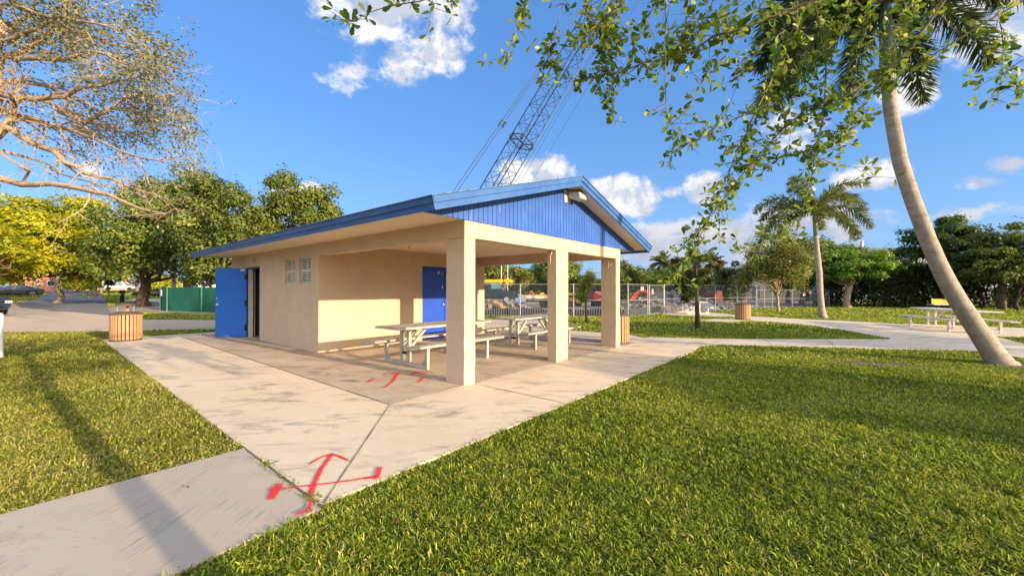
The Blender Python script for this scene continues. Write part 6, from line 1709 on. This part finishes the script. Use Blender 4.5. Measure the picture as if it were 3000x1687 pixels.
ELEV = math.atan(.2167)
tr2 = math.cos(R(4.1)) * UA - math.sin(R(4.1)) * UB        # the way the light travels over the ground
SUN = Vector((-tr2[0] * math.cos(ELEV), -tr2[1] * math.cos(ELEV), math.sin(ELEV)))
sl2 = bpy.data.lights.new('sun', 'SUN'); so = bpy.data.objects.new('sun', sl2); COL.objects.link(so)
sl2.energy = SUN_E; sl2.angle = R(.5); sl2.color = (1.0, .80, .56)
so.rotation_euler = SUN.to_track_quat('Z', 'Y').to_euler(); so.location = (20, -15, 30)

w = bpy.data.worlds.new('World'); scn.world = w; w.use_nodes = True
w.node_tree.nodes.clear(); N = NT(w.node_tree)
out = N.n('ShaderNodeOutputWorld'); bg = N.n('ShaderNodeBackground'); bg.inputs[1].default_value = SKY_S
sky = N.n('ShaderNodeTexSky', sky_type='NISHITA'); sky.sun_disc = False; sky.sun_elevation = ELEV
sky.sun_rotation = math.atan2(SUN.x, SUN.y); sky.air_density = 1.0; sky.dust_density = .6; sky.ozone_density = 2.0
tc = N.n('ShaderNodeTexCoord').outputs['Generated']
sep = N.n('ShaderNodeSeparateXYZ'); N.l(tc, sep.inputs[0])
dx, dy, dz = sep.outputs
# clouds: a bank of soft lumps fixed in the sky, broken up by noise
CL = [  # frame px of centre, radii, density gain
    (1130, 20, 190, 75, 1.), (1230, 60, 110, 70, .7), (1040, 70, 90, 60, .5), (1270, 150, 80, 55, .95), (1165, 205, 70, 50, .95), (1070, 140, 60, 70, .55), (1200, 175, 90, 45, .8),
    (1530, 515, 70, 45, 1.1), (1600, 495, 65, 38, 1.1), (1560, 530, 110, 36, .9), (1800, 575, 62, 46, 1.25), (1850, 570, 70, 50, 1.25), (1880, 560, 34, 40, .8), (1835, 605, 80, 30, 1.1),
    (2065, 560, 46, 42, .9), (2010, 700, 190, 42, .85), (2180, 690, 190, 60, .95), (2290, 650, 130, 50, .85), (1960, 740, 150, 40, .75), (2200, 750, 230, 45, .7), (2440, 690, 130, 40, .65), (2470, 640, 120, 34, .6),
    (2560, 505, 80, 38, 1.0), (2500, 520, 70, 30, .8), (2330, 370, 80, 60, .8), (2440, 420, 70, 40, .5), (2690, 230, 60, 70, .8), (2650, 290, 60, 40, .75), (2900, 110, 190, 110, .8), (3000, 60, 200, 120, .8), (2850, 30, 150, 80, .6),
    (2950, 490, 70, 28, .9), (2880, 530, 70, 26, .9), (2795, 628, 75, 20, .95), (2735, 634, 45, 14, .6), (815, 565, 32, 20, .9), (908, 560, 30, 26, 1.1), (860, 580, 60, 16, .6), (270, 500, 45, 24, .6), (1960, 560, 26, 16, .5),
    (2210, 600, 40, 14, .5), (2940, 610, 60, 18, .4), (1000, 200, 60, 40, .3),
]
inv = N.math('DIVIDE', 1.0, N.math('MAXIMUM', dy, .02))
ta, tb = N.math('MULTIPLY', dx, inv), N.math('MULTIPLY', dz, inv)
n1 = N.noise(N.scale(tc, (1, 1, 1.5)), 7.5, 9, .62, .35)
n2 = N.noise(N.scale(tc, (1, 1, 1.5)), 19, 7, .65, .2)
acc = None
for (px, py, rx, ry, gain) in CL:
    r_ = ray(px, py); a0, b0 = r_[0] / r_[1], r_[2] / r_[1]
    ea = N.math('MULTIPLY', N.math('SUBTRACT', ta, a0), FOC / rx / 1.45); eb = N.math('MULTIPLY', N.math('SUBTRACT', tb, b0), FOC / ry / 1.45)
    q = N.math('MULTIPLY_ADD', ea, ea, N.math('MULTIPLY', eb, eb))
    m_ = N.math('MULTIPLY', N.math('SUBTRACT', 1.0, q), gain)
    acc = m_ if acc is None else N.math('SMOOTH_MAX', acc, m_, .25)
acc = N.math('MULTIPLY', N.math('MAXIMUM', acc, -.6), N.math('GREATER_THAN', dy, .05))
dens = N.math('ADD', acc, N.math('MULTIPLY', N.math('SUBTRACT', n1, .53), 3.2))
dens = N.math('ADD', dens, N.math('MULTIPLY', N.math('SUBTRACT', n2, .5), 1.7))
cov = N.math('MULTIPLY', N.ramp(dens, .0, .75), N.math('GREATER_THAN', acc, -.55))
# added fill light: bright cloud put into the unseen sky behind the viewer, strongest sunward
sunside = N.math('ADD', N.math('MULTIPLY', dx, .813), N.math('MULTIPLY', dy, -.582))
behind = N.ramp(N.math('MULTIPLY', dy, -1.0), -.02, .3)
back = N.math('MULTIPLY', N.ramp(N.noise(N.scale(tc, (1, 1, 2.2)), 2.2, 6, .6, .4), .33, .6), behind)
cov = N.math('MAXIMUM', cov, N.math('MULTIPLY', back, N.ramp(dz, .02, .2)))
off = N.n('ShaderNodeVectorMath', operation='ADD'); off.inputs[1].default_value = (.020, -.012, .026); N.l(tc, off.inputs[0])
n3 = N.noise(N.scale(off.outputs[0], (1, 1, 1.5)), 7.5, 9, .62, .35)
lit = N.ramp(N.math('ADD', N.math('SUBTRACT', n1, n3), N.math('MULTIPLY', N.math('SUBTRACT', cov, .6), -.02)), -.085, .075)
ccol = N.mix(behind, N.mix(lit, CLOUD_DARK, CLOUD_LIT), N.mix(N.ramp(sunside, .45, .97), FILL_BACK, FILL_GLOW))
ccol = N.mix(N.math('MULTIPLY', N.math('SUBTRACT', 1.0, N.ramp(dz, .07, .26)), N.math('MULTIPLY', N.math('GREATER_THAN', dy, 0.0), .72)), ccol, CLOUD_LOW)
skyc = N.mix(1.0, sky.outputs[0], SKY_TINT, 'MULTIPLY')
hs = N.n('ShaderNodeHueSaturation', i_Saturation=SKY_SAT); N.l(skyc, hs.inputs['Color'])
flat = N.mix(SKY_FLAT, hs.outputs[0], SKY_BASE)
# paler towards the horizon
hz2 = N.math('POWER', N.math('SUBTRACT', 1.0, N.math('MAXIMUM', dz, 0.0), clamp=True), 5.0)
flat = N.mix(N.math('MULTIPLY', hz2, .8), flat, SKY_HORIZON)
N.l(N.mix(N.math('MULTIPLY', cov, .95), flat, ccol), bg.inputs[0]); N.l(bg.outputs[0], out.inputs[0])
w.cycles.sampling_method = 'MANUAL'; w.cycles.sample_map_resolution = 512

vs3 = scn.view_settings; vs3.view_transform = 'Standard'; vs3.look = 'None'; vs3.exposure = EXPO; vs3.gamma = 1; vs3.use_curve_mapping = False
cy = scn.cycles; cy.use_denoising = True; cy.max_bounces = 8; cy.diffuse_bounces = 5; cy.glossy_bounces = 2; cy.transmission_bounces = 3; cy.transparent_max_bounces = 8
cy.sample_clamp_indirect = 8; cy.use_adaptive_sampling = True; cy.adaptive_threshold = .015; cy.caustics_reflective = False; cy.caustics_refractive = False
